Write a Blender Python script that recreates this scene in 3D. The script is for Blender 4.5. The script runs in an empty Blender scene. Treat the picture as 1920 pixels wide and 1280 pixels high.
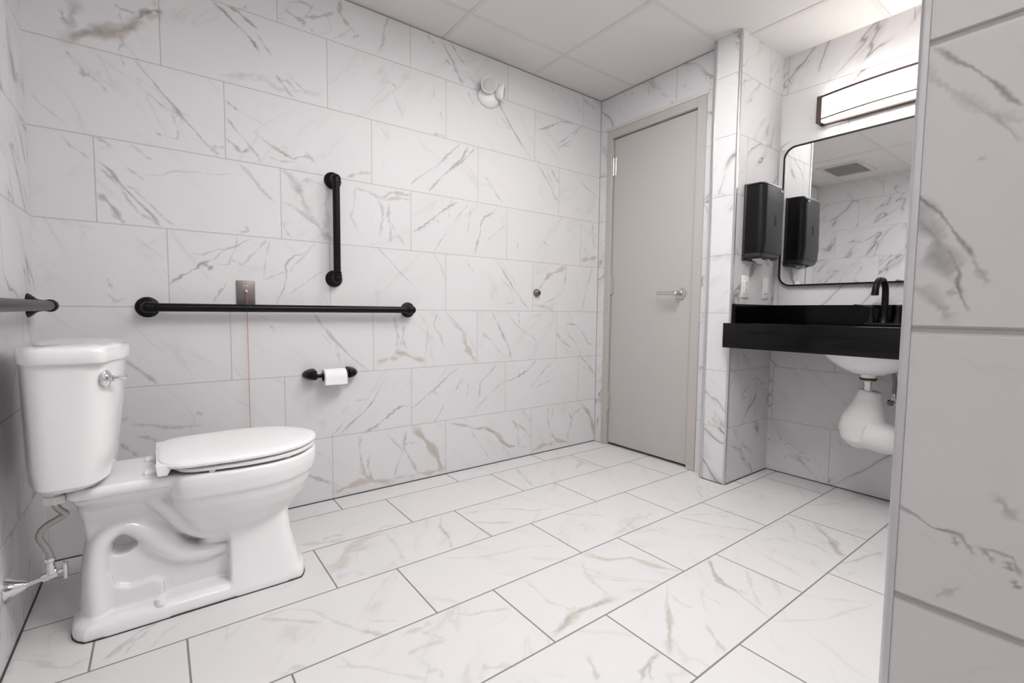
import bpy, bmesh, math, random
import numpy as np
from mathutils import Vector, Matrix
PI = math.pi
C = bpy.context.scene.collection
random.seed(4)

# ------------------------------------------------------------------ helpers
def link(o, parent=None):
    C.objects.link(o)
    if parent is not None:
        o.parent = parent
    return o

def bvec(v): return Vector(v)

class B:
    """bmesh collector"""
    def __init__(s): s.bm = bmesh.new()
    def box(s, x0, x1, y0, y1, z0, z1, bev=0.0, seg=2):
        r = bmesh.ops.create_cube(s.bm, size=1.0)
        vs = r['verts']
        for v in vs:
            v.co = Vector((x0 + (v.co.x + .5) * (x1 - x0), y0 + (v.co.y + .5) * (y1 - y0), z0 + (v.co.z + .5) * (z1 - z0)))
        if bev > 0:
            es = list({e for v in vs for e in v.link_edges})
            bmesh.ops.bevel(s.bm, geom=es, offset=bev, segments=seg, affect='EDGES', profile=.5)
        return s
    def ring_loft(s, rings, cap0=True, cap1=True, closed=True):
        """rings: list of lists of points, same count"""
        R = [[s.bm.verts.new(p) for p in ring] for ring in rings]
        n = len(R[0])
        for a, b in zip(R[:-1], R[1:]):
            for i in range(n if closed else n - 1):
                j = (i + 1) % n
                try: s.bm.faces.new((a[i], a[j], b[j], b[i]))
                except ValueError: pass
        if cap0: s.bm.faces.new(list(reversed(R[0])))
        if cap1: s.bm.faces.new(R[-1])
        return s
    def lathe(s, prof, origin=(0, 0, 0), axis=(0, 0, 1), n=32, cap=True):
        """prof: list of (radius, height along axis)"""
        a = Vector(axis).normalized()
        t = Vector((1, 0, 0)) if abs(a.x) < .9 else Vector((0, 1, 0))
        u = a.cross(t).normalized(); w = a.cross(u).normalized()
        o = Vector(origin)
        rings = []
        for r, h in prof:
            r = max(r, 1e-5)
            rings.append([o + a * h + (u * math.cos(2 * PI * k / n) + w * math.sin(2 * PI * k / n)) * r for k in range(n)])
        return s.ring_loft(rings, cap, cap)
    def tube(s, pts, rad, n=20, flat=None, up=None, sub=6, cap=True):
        """smooth tube through pts; rad scalar or list; flat = (axis vector, radius list) elliptical"""
        P = [Vector(p) for p in pts]
        R = rad if isinstance(rad, (list, tuple)) else [rad] * len(P)
        F = None
        if flat is not None:
            F = flat[1] if isinstance(flat[1], (list, tuple)) else [flat[1]] * len(P)
        Q, QR, QF = [], [], []
        for i in range(len(P) - 1):
            p0 = P[max(i - 1, 0)]; p1 = P[i]; p2 = P[i + 1]; p3 = P[min(i + 2, len(P) - 1)]
            for k in range(sub):
                t = k / sub
                q = .5 * ((2 * p1) + (p2 - p0) * t + (2 * p0 - 5 * p1 + 4 * p2 - p3) * t * t + (3 * p1 - p0 - 3 * p2 + p3) * t ** 3)
                Q.append(q); QR.append(R[i] + (R[i + 1] - R[i]) * t)
                if F: QF.append(F[i] + (F[i + 1] - F[i]) * t)
        Q.append(P[-1]); QR.append(R[-1])
        if F: QF.append(F[-1])
        rings = []
        prev = None
        for i, q in enumerate(Q):
            d = (Q[min(i + 1, len(Q) - 1)] - Q[max(i - 1, 0)]).normalized()
            if flat is not None:
                u = Vector(flat[0]).normalized()
                w = d.cross(u).normalized()
            else:
                if prev is None:
                    t = Vector(up) if up else (Vector((0, 0, 1)) if abs(d.z) < .9 else Vector((1, 0, 0)))
                    u = (t - d * t.dot(d)).normalized()
                else:
                    u = (prev - d * prev.dot(d)).normalized()
                prev = u
                w = d.cross(u).normalized()
            ru = QF[i] if F else QR[i]
            rings.append([q + u * math.cos(2 * PI * k / n) * ru + w * math.sin(2 * PI * k / n) * QR[i] for k in range(n)])
        return s.ring_loft(rings, cap, cap)
    def prism(s, poly, z0, z1, axis='z'):
        """poly list of 2-D points extruded on the axis"""
        def mk(p, h):
            return (p[0], p[1], h) if axis == 'z' else ((p[0], h, p[1]) if axis == 'y' else (h, p[0], p[1]))
        return s.ring_loft([[mk(p, z0) for p in poly], [mk(p, z1) for p in poly]])
    def sphere(s, c, r, sc=(1, 1, 1), n=24):
        m = Matrix.Translation(c) @ Matrix.Diagonal((r * sc[0], r * sc[1], r * sc[2], 1))
        bmesh.ops.create_uvsphere(s.bm, u_segments=n, v_segments=n // 2, radius=1, matrix=m)
        return s
    def obj(s, name, mat, parent=None, smooth=True, angle=35):
        bmesh.ops.recalc_face_normals(s.bm, faces=s.bm.faces)
        me = bpy.data.meshes.new(name)
        s.bm.to_mesh(me); s.bm.free()
        if mat is not None:
            me.materials.append(mat)
        o = bpy.data.objects.new(name, me)
        link(o, parent)
        if smooth:
            for p in me.polygons: p.use_smooth = True
            try:
                me.set_sharp_from_angle(angle=math.radians(angle))
            except Exception:
                pass
        return o

def tag(o, label=None, cat=None, group=None, kind=None):
    if label: o['label'] = label
    if cat: o['category'] = cat
    if group: o['group'] = group
    if kind: o['kind'] = kind
    return o

def empty(name, loc=(0, 0, 0)):
    o = bpy.data.objects.new(name, None)
    o.location = loc; o.empty_display_size = .05
    C.objects.link(o)
    return o

def adopt(child, par):
    """parent while the mesh was built in world space"""
    child.parent = par
    child.matrix_parent_inverse = Matrix.Translation(par.location).inverted()
    return child

# ------------------------------------------------------------------ materials
class NT:
    def __init__(s, name):
        s.m = bpy.data.materials.new(name); s.m.use_nodes = True
        s.t = s.m.node_tree; s.t.nodes.clear()
        s.out = s.t.nodes.new('ShaderNodeOutputMaterial')
        s.bsdf = s.t.nodes.new('ShaderNodeBsdfPrincipled')
        s.t.links.new(s.bsdf.outputs[0], s.out.inputs[0])
    def n(s, typ, **kw):
        nd = s.t.nodes.new(typ)
        for k, v in kw.items(): setattr(nd, k, v)
        return nd
    def put(s, inp, v):
        if isinstance(v, bpy.types.NodeSocket): s.t.links.new(v, inp)
        elif v is not None: inp.default_value = v
    def math(s, op, a, b=None, c=None, clamp=False):
        nd = s.n('ShaderNodeMath', operation=op, use_clamp=clamp)
        s.put(nd.inputs[0], a)
        if b is not None: s.put(nd.inputs[1], b)
        if c is not None: s.put(nd.inputs[2], c)
        return nd.outputs[0]
    def comb(s, x, y, z=0.0):
        nd = s.n('ShaderNodeCombineXYZ')
        for i, v in enumerate((x, y, z)): s.put(nd.inputs[i], v)
        return nd.outputs[0]
    def sep(s, v):
        nd = s.n('ShaderNodeSeparateXYZ'); s.put(nd.inputs[0], v); return nd.outputs
    def mapr(s, v, a, b, c=0.0, d=1.0, smooth=False):
        nd = s.n('ShaderNodeMapRange')
        nd.interpolation_type = 'SMOOTHSTEP' if smooth else 'LINEAR'
        s.put(nd.inputs[0], v)
        for i, q in enumerate((a, b, c, d)): s.put(nd.inputs[i + 1], q)
        return nd.outputs[0]
    def noise(s, vec, scale, detail=2.0, rough=.5, dist=0.0, dim='3D'):
        nd = s.n('ShaderNodeTexNoise', noise_dimensions=dim)
        s.put(nd.inputs['Vector'], vec)
        nd.inputs['Scale'].default_value = scale; nd.inputs['Detail'].default_value = detail
        nd.inputs['Roughness'].default_value = rough; nd.inputs['Distortion'].default_value = dist
        return nd.outputs
    def mix(s, f, a, b):
        nd = s.n('ShaderNodeMix', data_type='RGBA')
        s.put(nd.inputs[0], f)
        s.put(nd.inputs[6], a if isinstance(a, bpy.types.NodeSocket) else (*a, 1) if len(a) == 3 else a)
        s.put(nd.inputs[7], b if isinstance(b, bpy.types.NodeSocket) else (*b, 1) if len(b) == 3 else b)
        return nd.outputs[2]
    def bump(s, h, strength=.3, dist=.002):
        nd = s.n('ShaderNodeBump'); nd.inputs['Strength'].default_value = strength
        nd.inputs['Distance'].default_value = dist
        s.put(nd.inputs['Height'], h); s.put(s.bsdf.inputs['Normal'], nd.outputs[0])
    def set(s, **kw):
        for k, v in kw.items():
            s.put(s.bsdf.inputs[k.replace('_', ' ')], v)
        return s

def srgb(r, g, b):
    f = lambda c: (c / 255 / 12.92) if c / 255 <= .04045 else ((c / 255 + .055) / 1.055) ** 2.4
    return (f(r), f(g), f(b))

def plain(name, col, rough=.4, metal=0.0, spec=.5, coat=0.0, noise_amt=.04, nscale=30):
    t = NT(name)
    pos = t.n('ShaderNodeTexCoord').outputs['Object']
    nz = t.noise(pos, nscale, 3)[0]
    f = t.mapr(nz, .3, .7, 0, 1)
    c2 = tuple(max(0, c * (1 - noise_amt)) for c in col)
    t.set(Base_Color=t.mix(f, col, c2), Roughness=rough, Metallic=metal)
    t.bsdf.inputs['Specular IOR Level'].default_value = spec
    t.bsdf.inputs['Coat Weight'].default_value = coat
    t.bsdf.inputs['Coat Roughness'].default_value = .05
    return t.m

P_ = .3048; Q_ = .20394
def marble(name, ua, va, u0, v0, step, grout, gw, ualong=1, rough=.5, base=(.86, .855, .86), vein_amt=1.0,
           attr=False, tile_u=3 * Q_, tile_v=P_, tilevar=.02, seed=0.0, gdepth=.5, bdist=.0015, brange=.0016):
    """porcelain marble tile: ua/va index of the world axes, stepped running bond"""
    t = NT(name)
    pos = t.sep(t.n('ShaderNodeNewGeometry').outputs['Position'])
    U = pos[ua]; V = pos[va]
    if ualong == -1: U = t.math('MULTIPLY', U, -1.0)
    if va == 1: V = t.math('MULTIPLY', V, -1.0)
    v1 = t.math('DIVIDE', t.math('SUBTRACT', V, v0), tile_v)
    row = t.math('FLOOR', v1); fv = t.math('SUBTRACT', v1, row)
    u1 = t.math('SUBTRACT', t.math('SUBTRACT', U, u0), t.math('MULTIPLY', row, step))
    u1 = t.math('DIVIDE', u1, tile_u)
    colm = t.math('FLOOR', u1); fu = t.math('SUBTRACT', u1, colm)
    du = t.math('MULTIPLY', t.math('MINIMUM', fu, t.math('SUBTRACT', 1.0, fu)), tile_u)
    dv = t.math('MULTIPLY', t.math('MINIMUM', fv, t.math('SUBTRACT', 1.0, fv)), tile_v)
    d = t.math('MINIMUM', du, dv)
    g = t.mapr(d, gw * .5, gw * .5 + .0008, 1.0, 0.0)
    wn = t.n('ShaderNodeTexWhiteNoise', noise_dimensions='3D')
    t.put(wn.inputs[0], t.comb(colm, row, seed))
    rnd = t.sep(wn.outputs['Color'])
    # face coordinates with a random start for each tile, half of them mirrored
    flip = t.math('SUBTRACT', t.math('MULTIPLY', t.math('GREATER_THAN', rnd[0], .62), 2.0), 1.0)
    fu2 = t.math('MULTIPLY', t.math('MULTIPLY', t.math('SUBTRACT', fu, .5), tile_u), flip)
    fv2 = t.math('MULTIPLY', fv, tile_v)
    a = math.radians(48)
    along = t.math('ADD', t.math('MULTIPLY', fu2, math.cos(a)), t.math('MULTIPLY', fv2, math.sin(a)))
    across = t.math('ADD', t.math('MULTIPLY', fu2, -math.sin(a)), t.math('MULTIPLY', fv2, math.cos(a)))
    vec = t.comb(t.math('ADD', t.math('MULTIPLY', along, 1.3), t.math('MULTIPLY', rnd[1], 40.)),
                 t.math('ADD', t.math('MULTIPLY', across, 3.6), t.math('MULTIPLY', rnd[2], 40.)), seed)
    n1 = t.noise(vec, 1.15, 3, .5, .35)[0]
    v_a = t.mapr(t.math('ABSOLUTE', t.math('SUBTRACT', n1, .5)), 0.0, .013, 1.0, 0.0, True)
    n2 = t.noise(vec, 2.2, 3, .5, .5)[0]
    v_b = t.mapr(t.math('ABSOLUTE', t.math('SUBTRACT', n2, .52)), 0.0, .010, 1.0, 0.0, True)
    msk = t.mapr(t.noise(vec, 2.1, 2)[0], .44, .60, 0, 1, True)
    msk2 = t.mapr(t.noise(vec, 2.9, 2)[0], .5, .62, 0, 1, True)
    broad = t.mapr(t.math('ABSOLUTE', t.math('SUBTRACT', n1, .5)), 0.0, .06, 1.0, 0.0, True)
    cloud = t.mapr(t.noise(vec, 1.2, 3)[0], .45, .75, 0, 1)
    k = t.math('MULTIPLY', t.math('MULTIPLY', v_a, msk), .50 * vein_amt)
    k = t.math('ADD', k, t.math('MULTIPLY', t.math('MULTIPLY', v_b, msk2), .36 * vein_amt))
    k = t.math('ADD', k, t.math('MULTIPLY', t.math('MULTIPLY', broad, msk), .13 * vein_amt))
    k = t.math('ADD', k, t.math('MULTIPLY', cloud, .035))
    tanm = t.math('MULTIPLY', t.math('MULTIPLY', broad, msk2), .25 * vein_amt)
    if attr:
        at = t.sep(t.n('ShaderNodeAttribute', attribute_name='vein').outputs['Vector'])
        nn = t.noise(t.comb(U, V, 0.0), 38, 3, .6)[0]
        mod = t.mapr(nn, .3, .7, 1.15, 2.0)
        k = t.math('ADD', k, t.math('MULTIPLY', at[0], mod))
        tanm = t.math('ADD', tanm, t.math('MULTIPLY', at[1], mod))
    col = t.mix(t.math('MULTIPLY', rnd[0], 1.0), base, tuple(c * (1 - tilevar) for c in base))
    col = t.mix(t.math('MINIMUM', tanm, .9), col, srgb(196, 188, 179))
    col = t.mix(t.math('MINIMUM', k, .95), col, srgb(138, 134, 136))
    col = t.mix(g, col, grout)
    rg = t.math('ADD', t.math('MULTIPLY', g, .5), rough)
    t.set(Base_Color=col, Roughness=rg)
    t.bsdf.inputs['Specular IOR Level'].default_value = .5
    t.bump(t.math('SUBTRACT', 1.0, t.mapr(d, gw * .3, gw * .5 + brange, 1.0, 0.0, True)), gdepth, bdist)
    return t.m

H = 2.335; h1 = .3033; x0 = .16881; XR = 2.7895; XV = 3.185; XC = 2.722; YC = -1.0
XP = 1.003; YP = -2.127; YE = -3.6
WG = srgb(186, 183, 184)     # wall grout
FG = srgb(134, 131, 131)     # floor grout
BASE = srgb(222, 220, 221)
m_back = marble('marble_wall_back', 0, 2, x0 + Q_, h1 - P_, -Q_, WG, .0022, base=BASE, attr=True, vein_amt=.22)
m_left = marble('marble_wall_left', 1, 2, .2, h1 - P_, -Q_, WG, .0022, base=BASE, seed=7., vein_amt=1.2)
m_right = marble('marble_wall_door', 1, 2, -.43 - 3 * Q_, h1 - P_, Q_ * 0 + .3048 / 2, WG, .0022, base=BASE, seed=3., vein_amt=1.2)
m_alc = marble('marble_alcove_side', 0, 2, 2.62, h1 - P_, -Q_, WG, .0022, base=BASE, seed=11., vein_amt=1.6)
m_van = marble('marble_vanity_wall', 1, 2, -1.325, h1 - P_, .3048, WG, .0022, base=BASE, seed=5., vein_amt=1.3)
m_part = marble('marble_partition', 1, 2, -3.9, .594 - 2 * P_ * .9975, 0.0, srgb(176, 173, 170), .0042, base=srgb(222, 219, 218), attr=True, vein_amt=.15,
                tile_u=2.4, tile_v=.304, seed=2., gdepth=1.0, bdist=.0045, brange=.0035)
m_floor = marble('marble_floor', 0, 1, x0 + Q_, .14665 - P_, Q_, FG, .0042, base=srgb(222, 220, 220), attr=True, vein_amt=.25, rough=.42, seed=9.)

white_cer = plain('glazed_white_ceramic', srgb(243, 242, 243), .10, coat=.6, noise_amt=.01)
seat_pl = plain('white_seat_plastic', srgb(246, 245, 246), .28, noise_amt=.01)
white_pl = plain('white_plastic', srgb(240, 239, 238), .4)
vinyl = plain('white_vinyl_cover', srgb(228, 227, 226), .5)
black_m = plain('matte_black_metal', srgb(7, 6, 7), .36, metal=.0, spec=.22)
black_pl = plain('black_dispenser_plastic', srgb(14, 13, 15), .36, spec=.25)
smoke_pl = plain('dark_grey_plastic', srgb(44, 42, 44), .4)
black_st = plain('polished_black_laminate', srgb(4, 3, 4), .14, spec=.25)
chrome = plain('polished_chrome', srgb(225, 225, 228), .09, metal=1.0)
satin = plain('satin_chrome', srgb(205, 203, 200), .28, metal=1.0)
steel = plain('brushed_stainless', srgb(128, 121, 119), .42, metal=1.0)
braid = plain('braided_steel_hose', srgb(190, 186, 182), .4, metal=.9, noise_amt=.4, nscale=600)
bar_st = plain('black_bar_satin', srgb(7, 6, 7), .32, spec=.22)
door_pt = plain('grey_beige_door_paint', srgb(187, 182, 179), .42, noise_amt=.01)
frame_pt = plain('grey_beige_frame_paint', srgb(186, 181, 177), .42, noise_amt=.01)
bronze = plain('bronze_metal', srgb(70, 58, 54), .35, metal=.6)
alu = plain('satin_aluminium_trim', srgb(205, 204, 206), .3, metal=.75)
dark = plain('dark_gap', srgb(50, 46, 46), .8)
caulk = plain('dark_caulk', srgb(72, 68, 68), .8)
paper = plain('white_tissue_paper', srgb(248, 247, 248), .9, noise_amt=.02)
cord_m = plain('red_orange_cord', srgb(196, 128, 108), .7)
brass = plain('brass_nut', srgb(190, 165, 110), .3, metal=.9)
grey_hose = plain('grey_hose', srgb(150, 147, 145), .5)
outside = plain('dark_backing', srgb(60, 58, 58), .8)

def emis(name, col, st):
    t = NT(name)
    t.t.nodes.remove(t.bsdf)
    e = t.n('ShaderNodeEmission'); e.inputs[0].default_value = (*col, 1); e.inputs[1].default_value = st
    t.t.links.new(e.outputs[0], t.out.inputs[0])
    return t.m
m_panel = emis('troffer_diffuser_glow', (1.0, .99, .985), 17.0)
m_panel2 = emis('troffer_diffuser_glow_entry', (1.0, .99, .985), 9.0)
m_vanity = emis('vanity_diffuser_glow', (1.0, .955, .90), 9.5)

def ceil_mat():
    t = NT('acoustic_ceiling_tile')
    pos = t.n('ShaderNodeNewGeometry').outputs['Position']
    vo = t.n('ShaderNodeTexVoronoi'); t.put(vo.inputs['Vector'], pos); vo.inputs['Scale'].default_value = 55
    msk = t.mapr(t.noise(pos, 9, 2)[0], .5, .6, 0, 1)
    dot = t.math('MULTIPLY', t.mapr(vo.outputs['Distance'], .07, .12, 1, 0), msk)
    nz = t.noise(pos, 160, 3)[0]
    col = t.mix(t.math('MULTIPLY', dot, .45), srgb(224, 221, 219), srgb(105, 98, 96))
    t.set(Base_Color=col, Roughness=.9)
    t.bump(t.math('SUBTRACT', nz, t.math('MULTIPLY', dot, 1.5)), .18, .0015)
    return t.m
m_ceil = ceil_mat()
m_grid = plain('white_ceiling_grid_paint', srgb(218, 213, 211), .55)

def mirror_mat():
    t = NT('mirror_glass')
    t.set(Base_Color=(.86, .87, .87, 1), Metallic=1.0, Roughness=.012)
    return t.m
m_mirror = mirror_mat()
def glass_mat():
    t = NT('clear_lamp_lens')
    nz = t.noise(t.n('ShaderNodeTexCoord').outputs['Object'], 160, 2)[0]
    t.set(Base_Color=(*srgb(225, 222, 222), 1), Roughness=.12)
    t.bsdf.inputs['Transmission Weight'].default_value = .35
    t.bump(nz, .9, .004)
    return t.m
m_lens = glass_mat()

# ------------------------------------------------------------------ veins traced on the tiles
VE_BACK = [
('V',0.03,0.22,[(0.142,1.977),(0.129,1.932),(0.124,1.890),(0.137,1.879)],None),
('V',0.01,0.35,[(0.102,1.928),(0.104,1.900),(0.124,1.885)],None),
('T',0.03,0.75,[(0.112,1.837),(0.154,1.871),(0.204,1.893),(0.256,1.914),(0.291,1.945),(0.316,1.982)],None),
('V',0.034,0.3,[(0.108,1.831),(0.147,1.864),(0.190,1.888),(0.234,1.901),(0.280,1.929),(0.307,1.965)],None),
('V',0.016,0.45,[(0.304,1.968),(0.328,2.006),(0.360,2.020),(0.382,2.026)],None),
('T',0.022,0.6,[(0.328,1.996),(0.360,2.003),(0.381,2.006)],None),
('V',0.007,0.35,[(0.245,2.002),(0.259,1.992),(0.308,1.991)],None),
('V',0.01,0.25,[(0.359,2.060),(0.361,2.032)],None),
('V',0.012,0.2,[(0.256,1.900),(0.261,1.869),(0.250,1.840)],None),
('V',0.006,0.18,[(0.265,1.945),(0.258,1.970),(0.255,1.992)],None),
('V',0.006,0.35,[(0.536,2.128),(0.567,2.117),(0.590,2.110)],None),
('V',0.008,0.55,[(0.549,2.121),(0.581,2.107),(0.613,2.080),(0.655,2.048),(0.688,2.017),(0.710,1.989)],None),
('V',0.01,0.55,[(0.600,2.127),(0.632,2.121),(0.661,2.103),(0.707,2.074)],None),
('V',0.005,0.4,[(0.704,2.053),(0.733,2.015),(0.763,1.981)],None),
('V',0.008,0.3,[(0.633,2.129),(0.662,2.145),(0.665,2.162)],None),
('V',0.009,0.42,[(0.299,1.820),(0.329,1.781),(0.376,1.726),(0.416,1.677),(0.457,1.627),(0.504,1.576),(0.535,1.551)],None),
('V',0.016,0.15,[(0.403,1.669),(0.440,1.648)],None),
('V',0.014,0.2,[(0.526,1.557),(0.553,1.533)],None),
('V',0.008,0.28,[(0.530,1.558),(0.553,1.566),(0.574,1.567)],None),
('V',0.006,0.22,[(0.327,1.722),(0.354,1.691),(0.386,1.667)],None),
('V',0.006,0.25,[(0.400,1.658),(0.414,1.622),(0.421,1.583),(0.414,1.564),(0.387,1.565)],None),
('V',0.008,0.3,[(0.353,1.571),(0.371,1.568)],None),
('V',0.01,0.28,[(0.110,1.796),(0.121,1.775)],None),
('V',0.011,0.35,[(0.141,1.757),(0.152,1.728),(0.167,1.733)],None),
('V',0.007,0.22,[(0.167,1.733),(0.191,1.712),(0.215,1.682)],None),
('V',0.006,0.2,[(0.185,1.752),(0.197,1.742)],None),
('V',0.005,0.25,[(0.255,1.825),(0.266,1.790)],None),
('V',0.006,0.18,[(0.015,1.627),(0.043,1.595),(0.078,1.564),(0.101,1.538)],None),
('V',0.007,0.28,[(0.163,1.522),(0.191,1.512),(0.216,1.495)],None),
('V',0.007,0.22,[(0.083,1.511),(0.105,1.475),(0.125,1.463),(0.156,1.440)],None),
('V',0.006,0.22,[(0.270,1.518),(0.300,1.495),(0.319,1.477),(0.339,1.471)],None),
('V',0.008,0.4,[(0.586,1.752),(0.628,1.726)],None),
('V',0.006,0.35,[(0.582,1.688),(0.612,1.653),(0.654,1.603),(0.688,1.566),(0.708,1.534)],None),
('V',0.006,0.16,[(0.628,1.726),(0.691,1.704),(0.731,1.686)],None),
('V',0.014,0.3,[(0.582,1.603),(0.610,1.583),(0.629,1.560),(0.663,1.575)],None),
('V',0.018,0.12,[(0.565,1.851),(0.617,1.861),(0.685,1.887),(0.735,1.885)],None),
('V',0.008,0.5,[(0.179,1.438),(0.214,1.404),(0.253,1.345),(0.304,1.294),(0.356,1.226)],None),
('V',0.006,0.35,[(0.180,1.416),(0.223,1.373),(0.252,1.326),(0.292,1.259)],None),
('V',0.014,0.35,[(0.174,1.317),(0.201,1.299),(0.220,1.269),(0.244,1.223)],None),
('V',0.005,0.28,[(0.274,1.355),(0.331,1.297),(0.379,1.243)],None),
('V',0.006,0.25,[(0.243,1.360),(0.295,1.352)],None),
('V',0.005,0.2,[(0.313,1.411),(0.362,1.417),(0.396,1.440),(0.465,1.449),(0.538,1.451),(0.595,1.465)],None),
('V',0.006,0.25,[(0.256,1.430),(0.286,1.410),(0.307,1.394)],None),
('V',0.008,0.25,[(0.622,1.513),(0.667,1.478),(0.693,1.430),(0.754,1.371)],None),
('V',0.008,0.5,[(0.374,1.004),(0.414,1.037),(0.459,1.066),(0.486,1.094),(0.523,1.107)],None),
('V',0.012,0.35,[(0.486,1.094),(0.509,1.074),(0.523,1.083)],None),
('V',0.006,0.35,[(0.523,1.107),(0.547,1.136),(0.576,1.160),(0.605,1.169),(0.635,1.193),(0.665,1.207)],None),
('V',0.005,0.3,[(0.452,1.129),(0.487,1.126),(0.520,1.145),(0.571,1.159)],None),
('V',0.005,0.25,[(0.532,1.086),(0.579,1.095),(0.585,1.123),(0.605,1.163),(0.609,1.216)],None),
('V',0.007,0.25,[(0.623,1.087),(0.659,1.134),(0.695,1.176),(0.721,1.210)],None),
('V',0.006,0.25,[(0.585,1.112),(0.613,1.106),(0.623,1.087)],None),
('V',0.005,0.2,[(0.619,1.230),(0.656,1.240),(0.646,1.256)],None),
('V',0.008,0.32,[(0.519,0.939),(0.543,0.978),(0.568,1.015)],None),
('V',0.007,0.42,[(0.919,1.211),(0.878,1.163),(0.827,1.147),(0.794,1.109),(0.798,1.057),(0.786,1.003),(0.755,0.938)],None),
('V',0.004,0.25,[(0.918,1.196),(0.855,1.131),(0.821,1.099),(0.817,1.070)],None),
('V',0.005,0.25,[(0.705,1.035),(0.744,1.054),(0.796,1.077)],None),
('V',0.004,0.2,[(0.734,1.209),(0.717,1.133),(0.705,1.035)],None),
('V',0.006,0.2,[(0.808,0.981),(0.870,1.025),(0.922,1.069),(0.970,1.097)],None),
('V',0.008,0.25,[(0.189,1.015),(0.206,0.975)],None),
('V',0.008,0.2,[(0.187,0.962),(0.212,0.933),(0.243,0.944)],None),
('V',0.006,0.12,[(0.259,1.187),(0.317,1.138),(0.365,1.101)],None),
('V',0.01,0.3,[(0.208,1.254),(0.230,1.240),(0.245,1.225)],None),
('V',0.007,0.3,[(0.293,1.265),(0.328,1.245),(0.352,1.225)],None),
('V',0.005,0.25,[(0.350,1.272),(0.370,1.250),(0.403,1.231)],None),
('V',0.007,0.38,[(0.902,0.898),(0.937,0.855),(0.996,0.779),(1.045,0.720),(1.108,0.652)],None),
('V',0.005,0.2,[(1.008,0.760),(1.007,0.709),(1.025,0.670),(1.019,0.645)],None),
('V',0.006,0.22,[(0.948,0.799),(0.983,0.748)],None),
('V',0.008,0.25,[(0.729,0.839),(0.745,0.809)],None),
('V',0.006,0.2,[(0.689,0.879),(0.714,0.862)],None),
('V',0.01,0.32,[(0.232,0.713),(0.270,0.675),(0.302,0.642),(0.330,0.614)],None),
('V',0.01,0.32,[(0.232,0.713),(0.266,0.674),(0.307,0.639),(0.331,0.606)],None),
('V',0.012,0.22,[(0.246,0.466),(0.290,0.458),(0.344,0.441),(0.403,0.433),(0.465,0.434)],None),
('V',0.009,0.3,[(0.261,0.417),(0.288,0.408),(0.316,0.390)],None),
('V',0.01,0.38,[(0.203,0.400),(0.229,0.374),(0.255,0.343)],None),
('V',0.014,0.18,[(0.208,0.487),(0.233,0.490)],None),
('V',0.01,0.28,[(0.450,0.489),(0.469,0.475)],None),
('V',0.007,0.45,[(0.772,1.913),(0.797,1.881),(0.818,1.853),(0.845,1.835)],None),
('V',0.012,0.22,[(0.782,1.893),(0.819,1.899),(0.851,1.862)],None),
('V',0.005,0.35,[(0.830,1.919),(0.862,1.894),(0.895,1.872)],None),
('V',0.018,0.12,[(0.660,1.863),(0.735,1.880),(0.776,1.853),(0.895,1.875),(0.952,1.879)],None),
('V',0.011,0.33,[(0.695,1.645),(0.745,1.611),(0.797,1.588),(0.835,1.573),(0.879,1.593),(0.907,1.593),(0.927,1.571)],None),
('T',0.007,0.5,[(0.781,1.596),(0.813,1.577)],None),
('V',0.007,0.25,[(0.885,1.615),(0.907,1.593)],None),
('V',0.007,0.25,[(0.739,1.560),(0.791,1.553),(0.845,1.561)],None),
('V',0.006,0.25,[(0.669,1.590),(0.693,1.562),(0.703,1.536)],None),
('V',0.03,0.2,[(0.785,1.518),(0.817,1.501),(0.844,1.459),(0.865,1.422),(0.876,1.382),(0.909,1.339)],None),
('V',0.022,0.22,[(0.831,1.364),(0.886,1.330),(0.932,1.300),(0.960,1.255),(0.984,1.233)],None),
('V',0.022,0.16,[(0.946,1.494),(0.993,1.465),(0.968,1.401),(0.979,1.330),(0.960,1.255)],None),
('T',0.018,0.5,[(0.972,1.268),(0.996,1.228)],None),
('V',0.006,0.25,[(0.786,1.283),(0.802,1.250),(0.823,1.226)],None),
('V',0.012,0.15,[(0.788,1.375),(0.842,1.366)],None),
('V',0.014,0.16,[(0.855,1.478),(0.900,1.492),(0.964,1.479)],None),
('V',0.008,0.28,[(0.628,1.500),(0.661,1.473),(0.695,1.435),(0.725,1.406),(0.751,1.376)],None),
('V',0.007,0.28,[(0.619,1.230),(0.656,1.240),(0.641,1.255)],None),
('V',0.01,0.28,[(1.067,1.533),(1.118,1.560),(1.190,1.576)],None),
('V',0.01,0.25,[(1.104,1.489),(1.163,1.486),(1.222,1.463),(1.284,1.466)],None),
('V',0.014,0.25,[(1.236,1.459),(1.291,1.500),(1.363,1.498),(1.392,1.502)],None),
('T',0.012,0.5,[(1.256,1.455),(1.312,1.473),(1.384,1.477)],None),
('V',0.012,0.22,[(1.215,1.456),(1.242,1.414),(1.242,1.362),(1.228,1.282)],None),
('V',0.012,0.2,[(1.277,1.445),(1.270,1.379),(1.283,1.315),(1.283,1.248)],None),
('V',0.006,0.22,[(1.283,1.354),(1.318,1.292),(1.361,1.242)],None),
('V',0.008,0.2,[(1.104,1.489),(1.104,1.421),(1.084,1.355),(1.134,1.260)],None),
('V',0.006,0.28,[(1.267,2.028),(1.301,2.025),(1.319,2.005)],None),
('V',0.005,0.3,[(1.525,2.069),(1.521,2.021)],None),
('V',0.006,0.3,[(1.560,1.963),(1.572,1.925)],None),
('V',0.009,0.3,[(1.513,1.836),(1.592,1.840)],None),
('V',0.009,0.4,[(1.675,1.509),(1.609,1.468),(1.529,1.408),(1.459,1.348),(1.402,1.314)],None),
('V',0.01,0.2,[(1.521,1.397),(1.561,1.380)],None),
('V',0.006,0.28,[(1.735,1.496),(1.692,1.454),(1.651,1.398)],None),
('V',0.008,0.3,[(1.601,1.328),(1.561,1.282),(1.529,1.229)],None),
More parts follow.
